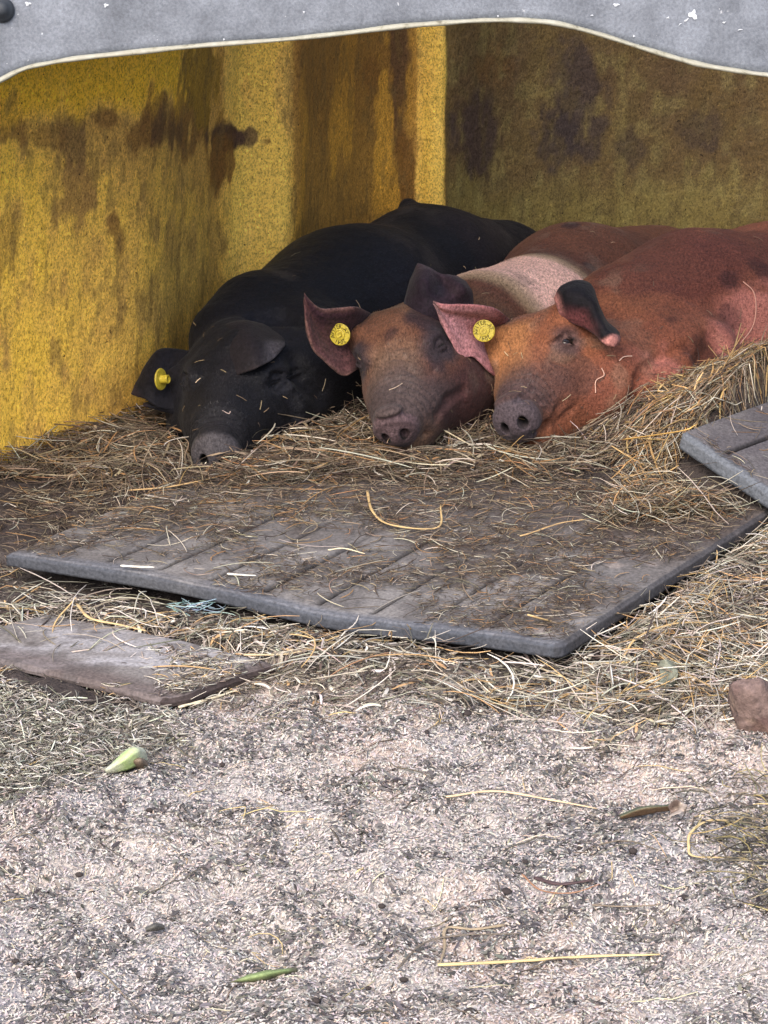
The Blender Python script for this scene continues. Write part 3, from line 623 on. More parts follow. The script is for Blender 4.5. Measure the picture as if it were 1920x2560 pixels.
def col3(V, q):
    C = np.tile(red, (len(V), 1)); n1 = fbm(V*5, 3)
    C = blend(C, s2l((138, 88, 58)), .55*sstep(-.1, .3, n1))
    C = blend(C, s2l((84, 44, 42)), sstep(.0, .35, fbm(V*7+9, 3))*.6)
    hd = (1-sstep(-.06, .02, -q[:, 0]))                                   # head only
    C = blend(C, org_, hd*sstep(.03, .08, q[:, 0])*(1-sstep(.012, .045, q[:, 1]+.012))*sstep(-.075, -.03, q[:, 2])*.95)
    C = blend(C, s2l((134, 80, 64)), hd*sstep(.03, .09, q[:, 1])*(1-sstep(-.06, -.02, q[:, 2]))*.6)
    C = blend(C, s2l((88, 62, 54)), hd*spot(q, np.array([.12, .055, -.04]), .045)*.6)
    C = blend(C, pink, (1-sstep(.10, .16, V[:, 2]-.0+.03*fbm(V*8, 2)))*(1-hd)*.55*sstep(.55, .8, V[:, 0]))
    C = blend(C, pink*1.25, spot(V, at(1650, 960, 3.70), .10)*.8*(1-hd)); C = blend(C, pink*1.2, spot(V, at(1915, 850, 3.93), .11)*.85)
    for (x, y, r) in ((1838, 778, .032), (1820, 678, .024), (1912, 640, .035), (1775, 880, .05), (1655, 765, .022), (1700, 775, .026), (1560, 790, .02)):  # dark coat spots; one paints in the shade of the elbow crease
        d = ray(x, y); d /= np.linalg.norm(d); P0 = np.array([0, 0, CAM_H]); t = (V-P0)@d; c = P0+d*np.percentile(t[np.linalg.norm((V-P0)-t[:, None]*d, axis=1) < .03], 3)
        C = blend(C, dk, spot(V, c, r, .4, 25)*.5)
    C = blend(C, s2l((138, 112, 92)), sstep(.12, .4, fbm(V*22+40, 3))*.4*sstep(-.1, .2, fbm(V*5+3, 2)))
    C = eyecols(C, q, s2l((84, 66, 66)), .8, ey=sdf3.ey)
    C = snoutcols(C, q, s2l((78, 68, 72)), s2l((74, 56, 54)), 1.0)
    return C
def ec_pink(uv, V):
    u, v = uv[:, 0], uv[:, 1]; C = np.tile(s2l((206, 148, 150)), (len(V), 1))
    C = blend(C, s2l((138, 84, 74)), (1-sstep(.16, .30, v+.05*fbm(V*40, 2)))*sstep(.0, .2, v+.02)*.9)
    C = blend(C, s2l((185, 120, 118)), (1-sstep(.0, .07, v)))
    C = blend(C, s2l((118, 66, 62)), (1-sstep(.16, .36, u+.04*fbm(V*30, 2)))*.9)
    C = blend(C, s2l((150, 96, 96)), sstep(.70, .95, v)*.5); C = blend(C, s2l((110, 90, 88)), sstep(.86, 1.0, u)*.8)
    st = np.sin(v*75+4*fbm(V*25, 2)); C = C*(1-.13*st[:, None]*(1-(u > .9))[:, None])
    return C
def ec_dark(uv, V):
    u, v = uv[:, 0], uv[:, 1]; C = np.tile(s2l((22, 19, 24)), (len(V), 1)); pk = s2l((182, 124, 116))
    C = blend(C, pk, (1-sstep(.03, .12, u+.02*fbm(V*40, 2)))); C = blend(C, pk, sstep(.78, .86, u+.38*(v-.5)+.05*fbm(V*40, 2)))
    C = blend(C, s2l((110, 62, 62)), sstep(.55, .95, v+.15*fbm(V*40, 2))*(1-sstep(.5, .75, u))*.9)
    return C
E3L = [[(1285, 808, 3.87), (1278, 865, 3.88), (1268, 942, 3.81)], [(1252, 780, 3.78), (1222, 850, 3.83), (1235, 938, 3.755)], [(1215, 766, 3.75), (1188, 830, 3.79), (1186, 893, 3.735)],
       [(1155, 762, 3.73), (1150, 818, 3.755), (1152, 892, 3.72)], [(1115, 762, 3.715), (1118, 800, 3.73), (1126, 846, 3.715)], [(1083, 754, 3.71), (1085, 758, 3.712), (1090, 768, 3.71)]]
E3R = [[(1391, 745, 3.80), (1396, 762, 3.785), (1410, 795, 3.775)], [(1402, 718, 3.80), (1418, 745, 3.765), (1432, 808, 3.765)], [(1438, 703, 3.81), (1450, 742, 3.76), (1458, 818, 3.76)], [(1474, 710, 3.82), (1478, 760, 3.755), (1478, 830, 3.75)],
       [(1490, 755, 3.81), (1494, 795, 3.74), (1494, 842, 3.735)], [(1512, 800, 3.78), (1514, 828, 3.725), (1508, 858, 3.72)], [(1538, 825, 3.76), (1536, 846, 3.72), (1524, 866, 3.715)], [(1550, 846, 3.75), (1546, 856, 3.735), (1538, 864, 3.73)]]
base3 = at(1650, 1000, 4.0); base3[2] = .03
r3, V, F, C = pig('red_pig', 'reddish brown pig, rightmost, eye open, with a pink tagged ear and a folded black ear', base3, sdf3,
    (.12, 3.5, -.08), (1.12, 4.7, .46), col3, [ears_part(E3L, .009, ec_pink), ears_part(E3R, .010, ec_dark)], PIGMAT, fr3)
f, l, u, L, og = fr3; s_ = L/.27
for sy in (-1, 1):
    c = og+M_(f, l, u)@((np.array([EYE_X, sdf3.ey[(sy+1)//2], EYE_Z])-EYE_N*.0128)*np.array([1, sy, 1]))*s_; V0, F0 = lathe([(.0001, -.0125), (.006, -.011), (.0105, -.007), (.0125, 0), (.0105, .007), (.006, .011), (.0001, .0125)], 20)
    mesh_obj('eye', V0*1.14+c, F0, m_eye, r3)
ear_tag(r3, at(1210, 827, 3.752), np.array([-.18, -1, .22]), .0172)
fl3 = lambda p: np.where((p[:, 0:1] < at(1450, 900, 3.8)[0]), np.tile(-f, (len(p), 1)), np.tile(np.array([.8, .45, -.25]), (len(p), 1)))
PIGMESH.append((V, F)); SDFS.append((sdf3, (.1, 3.45, -.1), (1.15, 4.75, .5)))
if not QUICK: hairs(r3, V, F, C, 62000, .008, fl3, seed=3, bright=1.12, keep=off_disc(fr3, fr3[4]))

# =============================================================== middle pig with the pink saddle
sn, og = at(986, 1076, 3.575), at(1020, 832, 3.80); fr = frame(sn, og, at(1071, 895, 3.69)-at(918, 935, 3.70)); fr2 = fr+(og,)
print('pig2 head', fr[3], og)
body = [('cap', at(1090, 890, 3.92), at(1210, 850, 4.02), .075, .105, .04), ('cap', at(1210, 855, 4.02), at(1320, 835, 4.12), .100, .116, .06),
        ('cap', at(1320, 835, 4.12), at(1440, 775, 4.36), .116, .142, .05), ('cap', at(1440, 775, 4.36), at(1640, 735, 4.6), .142, .128, .06),
        ('cap', at(1120, 985, 3.77), at(1210, 930, 3.88), .062, .08, .05), ('cap', at(1045, 1022, 3.655), at(1095, 980, 3.72), .036, .045, .04),
        ('cap', at(935, 845, 3.80), at(900, 846, 3.785), .028, .012, .03), ('cap', at(1065, 800, 3.82), at(1085, 765, 3.815), .034, .016, .03)]
carv2 = []
sdf2 = make_sdf(body, fr2, False, carv2, jowl=.84, tilt=38, eymax=.070)
creases(sdf2, carv2, [([(975, 872), (1000, 862), (1028, 868)], .003, .009), ([(965, 900), (990, 892), (1012, 898)], .0025, .008), ([(1095, 1040), (1120, 1000), (1160, 975)], .005, .012), ([(1020, 925), (1050, 940), (1085, 930)], .003, .008)])
def col2(V, q):
    br = s2l((98, 62, 46)); C = np.tile(br, (len(V), 1)); C = blend(C, s2l((92, 56, 46)), sstep(-.1, .3, fbm(V*7, 3))*.6)
    hd = (1-sstep(-.05, .02, -q[:, 0]))
    C = blend(C, s2l((112, 76, 56)), hd*(1-sstep(.02, .06, q[:, 1]))*.8); C = blend(C, s2l((106, 84, 68)), hd*sstep(.08, .14, q[:, 0])*(1-sstep(.03, .06, np.abs(q[:, 1])))*.8)
    C = blend(C, s2l((66, 42, 44)), hd*sstep(.03, .07, q[:, 1])*(1-sstep(-.05, -.01, q[:, 2]))*.8)
    # saddle: a slab across the shoulders, its edges slanting and wavering
    ax = at(1480, 760, 4.35)-at(1150, 850, 3.95); ax /= np.linalg.norm(ax); t = (V-at(1180, 760, 3.98))@ax; t = t+.35*(V[:, 2]-.2)+.035+.012*fbm(V*12, 3)
    m = sstep(.060, .085, t)*(1-sstep(.25, .285, t)); C = blend(C, s2l((238, 192, 172)), m*(1-hd))
    rim = (sstep(.045, .065, t)-sstep(.08, .11, t))+(sstep(.235, .255, t)-sstep(.275, .30, t)); C = blend(C, s2l((168, 144, 112)), np.clip(rim, 0, 1)*.7*(1-hd))
    C = blend(C, s2l((96, 72, 52)), (1-sstep(.0, .06, t))*(1-hd)*.7)
    for (x, y, Y, r) in ((950, 805, 3.70, .022), (1110, 900, 3.66, .02), (1425, 536, 4.35, .02), (1400, 590, 4.2, .012), (1480, 655, 4.2, .012)):
        C = blend(C, s2l((50, 34, 38)), spot(V, at(x, y, Y), r*1.3)*.8)
    C = blend(C, s2l((44, 32, 38)), spot(V, at(1110, 800, 3.76), .055)*.85)
    C = blend(C, s2l((132, 114, 98)), sstep(.05, .35, fbm(V*22+40, 3))*.45*sstep(-.15, .2, fbm(V*6+3, 2)))
    C = eyecols(C, q, s2l((50, 43, 48)), .95, .0022, .046, ey=sdf2.ey)
    C = snoutcols(C, q, s2l((92, 74, 76)), s2l((70, 60, 60)), .9, 38)
    return C
def ec2l(uv, V):
    u, v = uv[:, 0], uv[:, 1]; C = np.tile(s2l((86, 56, 56)), (len(V), 1)); C = blend(C, s2l((58, 36, 44)), (1-sstep(.15, .4, v))*sstep(.03, .08, v)*.85)
    C = blend(C, s2l((62, 40, 46)), (1-sstep(.1, .3, u))*.8); C = blend(C, s2l((116, 86, 78)), np.clip(1-np.minimum(v, 1-v)/.06, 0, 1)*.6)
    st = np.sin(v*60+4*fbm(V*25, 2)); return C*(1-.16*st[:, None])
def ec2r(uv, V):
    u, v = uv[:, 0], uv[:, 1]; C = np.tile(s2l((50, 35, 42)), (len(V), 1)); C = blend(C, s2l((34, 26, 36)), spot(V, at(1050, 760, 3.8), .05)*.8)
    return blend(C, s2l((92, 72, 78)), sstep(.85, 1, u)*.5)
E2L = [[(940, 790, 3.85), (932, 840, 3.85), (925, 900, 3.80)], [(893, 768, 3.755), (880, 845, 3.79), (886, 928, 3.735)], [(845, 771, 3.735), (836, 850, 3.76), (856, 938, 3.72)],
       [(803, 771, 3.72), (800, 838, 3.735), (812, 902, 3.71)], [(777, 752, 3.71), (774, 800, 3.715), (780, 868, 3.705)], [(761, 733, 3.705), (761, 752, 3.706), (764, 800, 3.70)]]
E2R = [[(1000, 790, 3.80), (1045, 812, 3.765), (1100, 825, 3.77), (1150, 815, 3.79), (1185, 785, 3.83)], [(1016, 742, 3.81), (1055, 755, 3.77), (1105, 762, 3.77), (1150, 758, 3.80), (1182, 758, 3.84)],
       [(1026, 702, 3.83), (1058, 708, 3.775), (1104, 716, 3.81), (1152, 720, 3.795), (1180, 733, 3.85)], [(1046, 659, 3.85), (1068, 667, 3.83), (1102, 685, 3.82), (1140, 692, 3.84), (1164, 706, 3.87)]]
base2 = at(1250, 900, 4.0); base2[2] = .03
r2, V, F, C = pig('saddleback_pig', 'brown pig in the middle with a pink band round its shoulders and its eyes shut', base2, sdf2,
    (-.12, 3.45, -.08), (.70, 4.9, .42), col2, [ears_part(E2L, .009, ec2l), ears_part(E2R, .009, ec2r)], PIGMAT, fr2)
ear_tag(r2, at(850, 836, 3.742), np.array([-.42, -1, .15]), .0172)
f2 = fr2[0]; fl2 = lambda p: np.where((p[:, 1:2] < 3.85), np.tile(-f2, (len(p), 1)), np.tile(np.array([.55, .6, -.3]), (len(p), 1)))
PIGMESH.append((V, F)); SDFS.append((sdf2, (-.15, 3.4, -.1), (.75, 4.95, .45)))
if not QUICK: hairs(r2, V, F, C, 52000, .008, fl2, seed=4, bright=1.10, keep=off_disc(fr2, fr2[4]))

# =============================================================== black pig on the left
sn, og = at(537, 1145, 3.585), at(585, 905, 3.83); fr = frame(sn, og, np.array([1, .12, .10])); fr1 = fr+(og,)
print('pig1 head', fr[3], og)
body = [('cap', at(620, 905, 3.90), at(715, 872, 4.02), .075, .104, .06), ('cap', at(715, 872, 4.02), at(865, 805, 4.2), .104, .138, .11),
        ('cap', at(865, 805, 4.2), at(1070, 735, 4.45), .138, .148, .11), ('cap', at(1070, 735, 4.45), at(1250, 695, 4.62), .148, .11, .06),
        ('cap', at(680, 985, 3.80), at(780, 930, 3.9), .075, .10, .05), ('cap', at(560, 835, 3.93), at(620, 790, 4.0), .050, .060, .05),
        ('cap', at(1035, 545, 4.50), at(1022, 520, 4.52), .024, .018, .02),
        ('cap', at(485, 950, 3.83), at(440, 950, 3.81), .040, .014, .03), ('cap', at(580, 860, 3.84), at(605, 855, 3.79), .034, .014, .03)]
carv1 = []
sdf1 = make_sdf(body, fr1, False, carv1, jowl=1.25, tilt=4)
creases(sdf1, carv1, [([(742, 905), (765, 950), (800, 985)], .008, .03), ([(650, 800), (700, 790), (745, 800)], .006, .03), ([(690, 960), (730, 1000), (740, 1040)], .006, .02)])
def col1(V, q):
    C = np.tile(s2l((17, 17, 22)), (len(V), 1)); C = blend(C, s2l((28, 28, 36)), sstep(0, .4, fbm(V*6, 3))*.5); C = blend(C, s2l((38, 30, 32)), sstep(0, .4, fbm(V*5+4, 3))*.6)
    C = blend(C, s2l((64, 58, 56)), sstep(.1, .35, fbm(V*24+40, 3))*.4*sstep(-.1, .2, fbm(V*6+3, 2)))
    C = eyecols(C, q, s2l((40, 40, 46)), .6, .0018, ey=sdf1.ey)
    C = snoutcols(C, q, s2l((74, 70, 72)), s2l((32, 31, 34)), .5, 4)
    return C
def ec1l(uv, V): C = np.tile(s2l((22, 21, 27)), (len(V), 1)); return blend(C, s2l((58, 46, 50)), sstep(.8, 1, uv[:, 0])*.6)
def ec1r(uv, V):
    u, v = uv[:, 0], uv[:, 1]; C = np.tile(s2l((30, 26, 30)), (len(V), 1)); C = blend(C, s2l((46, 38, 38)), np.clip(1-np.minimum(v, 1-v)/.07, 0, 1)*.5)
    return blend(C, s2l((80, 76, 80)), sstep(.45, .62, u+.15*(v-.5))*sstep(.45, .62, v+.1*u)*.9)
E1L = [[(478, 880, 3.84), (470, 950, 3.79), (480, 1035, 3.77)], [(436, 872, 3.85), (430, 950, 3.80), (435, 1026, 3.765)], [(400, 874, 3.85), (396, 955, 3.79), (400, 1020, 3.76)],
       [(374, 898, 3.84), (374, 960, 3.785), (385, 1012, 3.76)], [(350, 940, 3.82), (352, 968, 3.79), (366, 998, 3.765)], [(328, 985, 3.79), (332, 987, 3.785), (345, 990, 3.775)]]
E1Lb = [[(470, 1010, 3.80), (470, 1030, 3.77), (470, 1045, 3.77)], [(415, 1000, 3.80), (410, 1018, 3.77), (412, 1028, 3.77)], [(358, 1008, 3.79), (358, 1012, 3.775), (360, 1016, 3.77)]]
E1R = [[(535, 838, 3.82), (555, 890, 3.76), (592, 938, 3.71)], [(572, 808, 3.82), (595, 868, 3.745), (622, 928, 3.70)], [(615, 802, 3.82), (636, 858, 3.74), (650, 916, 3.70)],
       [(660, 812, 3.85), (672, 858, 3.765), (682, 898, 3.73)], [(694, 834, 3.84), (698, 858, 3.785), (702, 878, 3.76)], [(716, 854, 3.83), (716, 858, 3.82), (715, 863, 3.80)]]
base1 = at(800, 950, 4.0); base1[2] = .03
r1, V, F, C = pig('black_pig', 'black pig lying leftmost against the yellow wall with its snout in the straw', base1, sdf1,
    (-.50, 3.45, -.08), (.38, 4.85, .42), col1, [ears_part(E1L, .007, ec1l), ears_part(E1Lb, .006, ec1l), ears_part(E1R, .007, ec1r)], BLKMAT, fr1)
ear_tag(r1, at(402, 948, 3.765), np.array([.90, -.42, .12]), .0172, stud_only=True, label='yellow ear tag seen edge on with its stud')
f1 = fr1[0]; fl1 = lambda p: np.where((p[:, 1:2] < 3.88), np.tile(-f1, (len(p), 1)), np.tile(np.array([.6, .6, -.3]), (len(p), 1)))
PIGMESH.append((V, F)); SDFS.append((sdf1, (-.55, 3.4, -.1), (.45, 4.9, .45)))
if not QUICK: hairs(r1, V, F, C, 42000, .008, fl1, seed=5, bright=1.15, keep=off_disc(fr1, fr1[4]))
#@@PIGS_END

# ------------------------------------------------------------------ rubber mats
def slab(name, C0, U, Vv, thick, mat, colf, rc=.02, warp=None, groove=None, nu=260, nv=220, uw=1.0, label=None, wvn=.002):
    """flat mat with its near corner at C0, edges along U and Vv, rounded corner, grooves cut into the top"""
    U, Vv = np.array(U), np.array(Vv); lu, lv = np.linalg.norm(U), np.linalg.norm(Vv); eu, ev = U/lu, Vv/lv; N = np.cross(eu, ev); N = N if N[2] > 0 else -N; N /= np.linalg.norm(N)
    fu, fv = np.meshgrid(np.linspace(0, 1, nu)**1.25*lu, np.linspace(0, 1, nv)**1.25*lv, indexing='ij')
    gu, gv = fu.copy(), fv.copy()
    m = (fu < rc) & (fv < rc); x = 1-fu/rc; y = 1-fv/rc; k = np.maximum(x, y)/np.maximum(np.hypot(x, y), 1e-6)
    gu = np.where(m, rc*(1-x*k), fu); gv = np.where(m, rc*(1-y*k), fv)
    e = np.minimum(np.minimum(fu, fv), np.minimum(lu-fu, lv-fv)); zz = -.004*(1-sstep(0, .006, e))
    P = np.array(C0)+gu[..., None]*eu+gv[..., None]*ev
    zz = zz+wvn*fbm(P*12, 3)+.0006*fbm(P*120, 2)
    if groove is not None: zz = zz-groove(fu, fv)
    if warp is not None: P = P+np.array([0, 0, 1])*warp(fu, fv)[..., None]
    T = P+N*zz[..., None]; B = P-N*thick; nL = 5
    b = np.concatenate([np.arange(nv), np.arange(1, nu)*nv+nv-1, (nu-1)*nv+np.arange(nv-2, -1, -1), np.arange(nu-2, -1, -1)*nv]); k = nu*nv
    Tt = T.reshape(-1, 3); Bb = B.reshape(-1, 3); rings = []
    for q in range(1, nL): rings.append(Tt[b]*(1-q/nL)+Bb[b]*(q/nL)+.0008*fbm(Tt[b]*90+q, 2)[:, None]*np.array([1, 1, 0]))
    i, j = np.meshgrid(np.arange(nu-1), np.arange(nv-1), indexing='ij'); a = (i*nv+j).ravel()
    F = [np.stack([a, a+nv, a+nv+1, a+1], 1), np.stack([a+1, a+nv+1, a+nv, a], 1)+k]
    nb = len(b); idx = [b]+[2*k+q*nb+np.arange(nb) for q in range(nL-1)]+[b+k]
    for q in range(nL): F.append(np.stack([idx[q][:-1], idx[q][1:], idx[q+1][1:], idx[q+1][:-1]], 1))
    V = np.concatenate([Tt, Bb]+rings); ed = np.concatenate([np.where(e.ravel() < .005, 1., 0.), np.ones(k), np.ones(nb*(nL-1))])
    uu = np.concatenate([fu.ravel(), fu.ravel()]+[fu.ravel()[b]]*(nL-1)); vv = np.concatenate([fv.ravel(), fv.ravel()]+[fv.ravel()[b]]*(nL-1))
    o = mesh_obj(name, V, np.concatenate(F), mat, None, colf(V, uu, vv, ed), smooth=False, base=np.array(C0)-np.array([0, 0, thick]))
    o.data.polygons.foreach_set('use_smooth', np.ones(len(o.data.polygons), bool)); tag(o, label, 'rubber mat'); return o
m_mat = mat_vc('dusty_rubber', .85, 220, .62, 1.3, .4, .002)
def groove0(u, v):
    k = np.abs(((u-.075) % .078)-.039); g = (1-sstep(.0024, .0048, k))*sstep(.045, .05, u)*sstep(.022, .03, v)
    return g*.006*(1-sstep(.16, .40, v+.08*np.sin(u*31)))
def col0(V, u, v, ed):
    C = np.tile(s2l((100, 96, 94)), (len(V), 1)); C = blend(C, s2l((78, 70, 65)), sstep(-.15, .3, fbm(V*9, 3))*.8); C = blend(C, s2l((128, 124, 121)), sstep(.0, .35, fbm(V*np.array([16, 22, 9])+5, 3))*.7)
    C = blend(C, s2l((26, 24, 24)), groove0(u, v)/.006*(ed < .5))  # dirt in the grooves, with the shade of their depth painted in
    C = blend(C, s2l((70, 60, 55)), sstep(.25, .5, v+.1*fbm(V*8, 2))*.7); C = blend(C, s2l((150, 138, 130)), sstep(.2, .45, fbm(V*30+9, 2))*.5*(1-sstep(0, .3, u)))
    C = blend(C, s2l((88, 92, 101)), (1-sstep(.008, .026, v+.012*fbm(V*15, 2)))*.7*sstep(-.2, .2, fbm(V*6, 2)+.15)); C = blend(C, s2l((62, 66, 73)), ed*(v < .004)*.7); C = blend(C, s2l((62, 62, 66)), ed*(u < .01)*.7)
    return C
slab('rubber_mat', C0, U0, V0_, .019, m_mat, col0, .012, wp0, groove0, label='large dark grooved rubber mat, thick edged, lying in front of the three pigs')
def col1m(V, u, v, ed):
    C = np.tile(s2l((118, 113, 110)), (len(V), 1)); C = blend(C, s2l((152, 149, 150)), sstep(-.1, .25, fbm(V*np.array([8, 22, 5]), 3))*.9); C = blend(C, s2l((84, 70, 66)), (1-sstep(.015, .05, np.minimum(u, v)+.02*fbm(V*12, 3)))*.7)
    C = blend(C, s2l((82, 76, 74)), sstep(.05, .35, fbm(V*26, 3))*.6); C = blend(C, s2l((112, 66, 50)), ed*(v < .03)*sstep(0, .2, fbm(V*9, 2))*.9); return blend(C, s2l((48, 38, 36)), ed*(u < .02)*.8)
slab('rubber_mat', C1, (L1-C1)*1.4, (R1-C1)*1.2, .010, m_mat, col1m, .035, lambda u, v: .004*np.sin(u*9)+.002*np.sin(v*25), None, 200, 120, label='thin brownish rubber mat with a rusty edge at the lower left, below the large mat')
def groove2(u, v):
    k = np.abs(((u-.03) % .085)-.0425); return (1-sstep(.0024, .0048, k))*sstep(.02, .025, v)*.006
def col2m(V, u, v, ed):
    C = np.tile(s2l((84, 80, 82)), (len(V), 1)); C = blend(C, s2l((102, 98, 98)), sstep(0, .3, fbm(V*14, 3))*.7); C = blend(C, s2l((26, 24, 24)), groove2(u, v)/.006*(ed < .5)); C = blend(C, s2l((98, 102, 108)), (1-sstep(.006, .016, v+.006*fbm(V*40, 2)))*.85); return blend(C, s2l((96, 100, 106)), ed*.8)  # grooves coloured for dirt plus painted-in depth shade
slab('rubber_mat', C2, (D2-C2)*1.8, (R2-C2)*1.8, .024, m_mat, col2m, .012, None, groove2, 160, 160, label='piece of grey rubber mat tilted up on the straw heap at the right edge')

# ------------------------------------------------------------------ stones, leaves, twine
def rock(name, c, r, seed, label, col, cat='rock'):
    V0, F0 = [], []
    n = 40; th = np.linspace(0, math.pi, n); ph = np.linspace(0, 2*math.pi, 2*n, endpoint=False); D = np.array([[math.sin(a)*math.cos(b), math.sin(a)*math.sin(b), math.cos(a)] for a in th for b in ph])
    g = np.random.default_rng(seed); pn = g.normal(size=(16, 3)); pn /= np.linalg.norm(pn, axis=1, keepdims=True); h = g.uniform(.5, .72, 16)
    dd = np.min(np.where(D@pn.T > .05, h[None]/np.maximum(D@pn.T, .05), 9), axis=1); dd = np.minimum(dd, 1.25); V = D*dd[:, None]*np.array(r)
    V = V+D*(.05*min(r)*fbm(D*4+seed, 3)+.07*min(r)*fbm(D*12, 3))[:, None]; F = []
    m = 2*n
    for a in range(n-1):
        for b in range(m): F.append((a*m+b, (a+1)*m+b, (a+1)*m+(b+1) % m, a*m+(b+1) % m))
    C = np.tile(s2l(col), (len(V), 1)); C = blend(C, s2l((150, 128, 112)), sstep(0, .3, fbm(V*40+3, 3))*.6); C = blend(C, s2l((70, 46, 44)), sstep(0, .3, fbm(V*30, 3))*.6)
    o = mesh_obj(name, V+np.array(c), np.array(F), m_rock, None, C, base=c, smooth=False); return tag(o, label, cat)
m_rock = mat_vc('rough_stone', .9, 120, .6, 1.3, .7, .004)
p = gz(1900, 1830, .01); rock('rock', p+np.array([0, 0, .018]), (.056, .045, .046), 12, 'reddish brown rock at the right edge where the straw meets the shavings', (112, 94, 88))
p = gz(1915, 2385, .01); rock('rock', p+np.array([.012, 0, .004]), (.016, .016, .014), 9, 'small tan stone at the right edge of the shavings in the foreground', (132, 112, 92))
m_leaf = mat_vc('leaf', .6, 300, .8, 1.2, .3, .001, .4)
def leafy(name, rows, label, cat, colf, thick=.0012, base=None):
    V, F, uv = sheet(rows, 30, 16, thick); base = np.mean(rows, axis=(0, 1)); o = mesh_obj(name, V, F, m_leaf, None, colf(uv, V), base=base); return tag(o, label, cat)
def gq(px_, py_, h): p = gz(px_, py_, .0+h); return np.array([p[0], p[1], p[2]+float(gh(p[0], p[1]))])
def hus(uv, V): C = np.tile(s2l((190, 192, 168)), (len(V), 1)); C = blend(C, s2l((176, 200, 128)), np.clip(sstep(.1, .4, uv[:, 0])*(1-sstep(.5, .9, uv[:, 0]))*(.6+fbm(V*90, 2)), 0, 1)); return C*(1-.12*np.sin(uv[:, 1:2]*60))
leafy('corn_husk', [[gq(262, 1948, .006), gq(265, 1952, .007), gq(268, 1958, .003)], [gq(290, 1918, .012), gq(305, 1930, .022), gq(312, 1955, .006)], [gq(318, 1890, .012), gq(338, 1902, .032), gq(352, 1936, .010)], [gq(344, 1880, .012), gq(362, 1898, .026), gq(372, 1918, .006)]],
      'pale green corn husk lying alone on the shavings at the left', 'husk', hus, .0016)
leafy('corn_husk', [[gq(325, 1915, .006), gq(330, 1930, .018), gq(338, 1944, .002)], [gq(340, 1905, .008), gq(352, 1930, .020), gq(352, 1950, .001)], [gq(362, 1910, .004), gq(370, 1930, .010), gq(376, 1952, .001)]],
      'brownish torn husk end tucked under the pale green corn husk', 'husk', lambda uv, V: np.tile(s2l((120, 104, 88)), (len(V), 1)))
grn = lambda uv, V: blend(np.tile(s2l((126, 142, 92)), (len(V), 1)), s2l((92, 86, 70)), np.clip(sstep(.75, .95, uv[:, 0])+(1-sstep(.0, .2, uv[:, 0]))+sstep(.6, .9, uv[:, 1]), 0, 1)*.9)
leafy('green_leaf', [[gq(575, 2447, .004), gq(576, 2450, .006), gq(578, 2453, .002)], [gq(620, 2430, .008), gq(630, 2440, .014), gq(640, 2452, .004)], [gq(670, 2420, .008), gq(680, 2430, .015), gq(688, 2444, .004)], [gq(705, 2418, .006), gq(712, 2426, .012), gq(716, 2438, .003)], [gq(742, 2418, .003), gq(743, 2424, .005), gq(745, 2432, .002)]],
      'slender bright green leaf lying on the shavings near the bottom', 'leaf', grn)
dgr = lambda uv, V: blend(np.tile(s2l((76, 84, 66)), (len(V), 1)), s2l((122, 94, 66)), sstep(.4, .7, uv[:, 1])*.9)
leafy('dry_leaf', [[gq(1548, 2036, .004), gq(1550, 2042, .006), gq(1552, 2048, .002)], [gq(1600, 2018, .010), gq(1605, 2028, .016), gq(1608, 2042, .003)], [gq(1660, 2022, .008), gq(1664, 2030, .012), gq(1668, 2040, .003)], [gq(1690, 2022, .004), gq(1691, 2026, .006), gq(1692, 2030, .002)]],
      'long dark green and brown leaf beside the crumpled pale leaf', 'leaf', dgr)
crm = lambda uv, V: blend(np.tile(s2l((176, 162, 150)), (len(V), 1)), s2l((120, 104, 96)), sstep(-.1, .2, fbm(V*80, 2)))
leafy('dry_leaf', [[gq(1668, 2030, .012), gq(1676, 2050, .004), gq(1672, 2066, .010)], [gq(1690, 2020, .024), gq(1696, 2042, .008), gq(1700, 2060, .016)], [gq(1714, 2030, .010), gq(1716, 2042, .022), gq(1712, 2058, .003)]],
      'crumpled pale brown leaf on the shavings at the right', 'leaf', crm)
wht = lambda uv, V: np.tile(s2l((196, 194, 196)), (len(V), 1))
leafy('dry_leaf', [[gq(1640, 1690, .016), gq(1650, 1716, .022), gq(1645, 1745, .010)], [gq(1662, 1680, .032), gq(1672, 1712, .020), gq(1668, 1748, .022)], [gq(1690, 1694, .014), gq(1694, 1716, .026), gq(1688, 1742, .008)]],
      'crumpled grey green leaf in the straw between the mat corner and the rock', 'leaf', lambda uv, V: blend(np.tile(s2l((122, 124, 108)), (len(V), 1)), s2l((72, 74, 62)), sstep(-.1, .2, fbm(V*80, 2))))
leafy('dry_leaf', [[gq(362, 2318, .004), gq(364, 2324, .010), gq(366, 2328, .003)], [gq(385, 2306, .006), gq(388, 2314, .014), gq(390, 2326, .003)], [gq(410, 2308, .004), gq(411, 2314, .008), gq(412, 2320, .002)]],
      'small dark leaf on the shavings low at the left', 'leaf', lambda uv, V: np.tile(s2l((84, 82, 76)), (len(V), 1)))

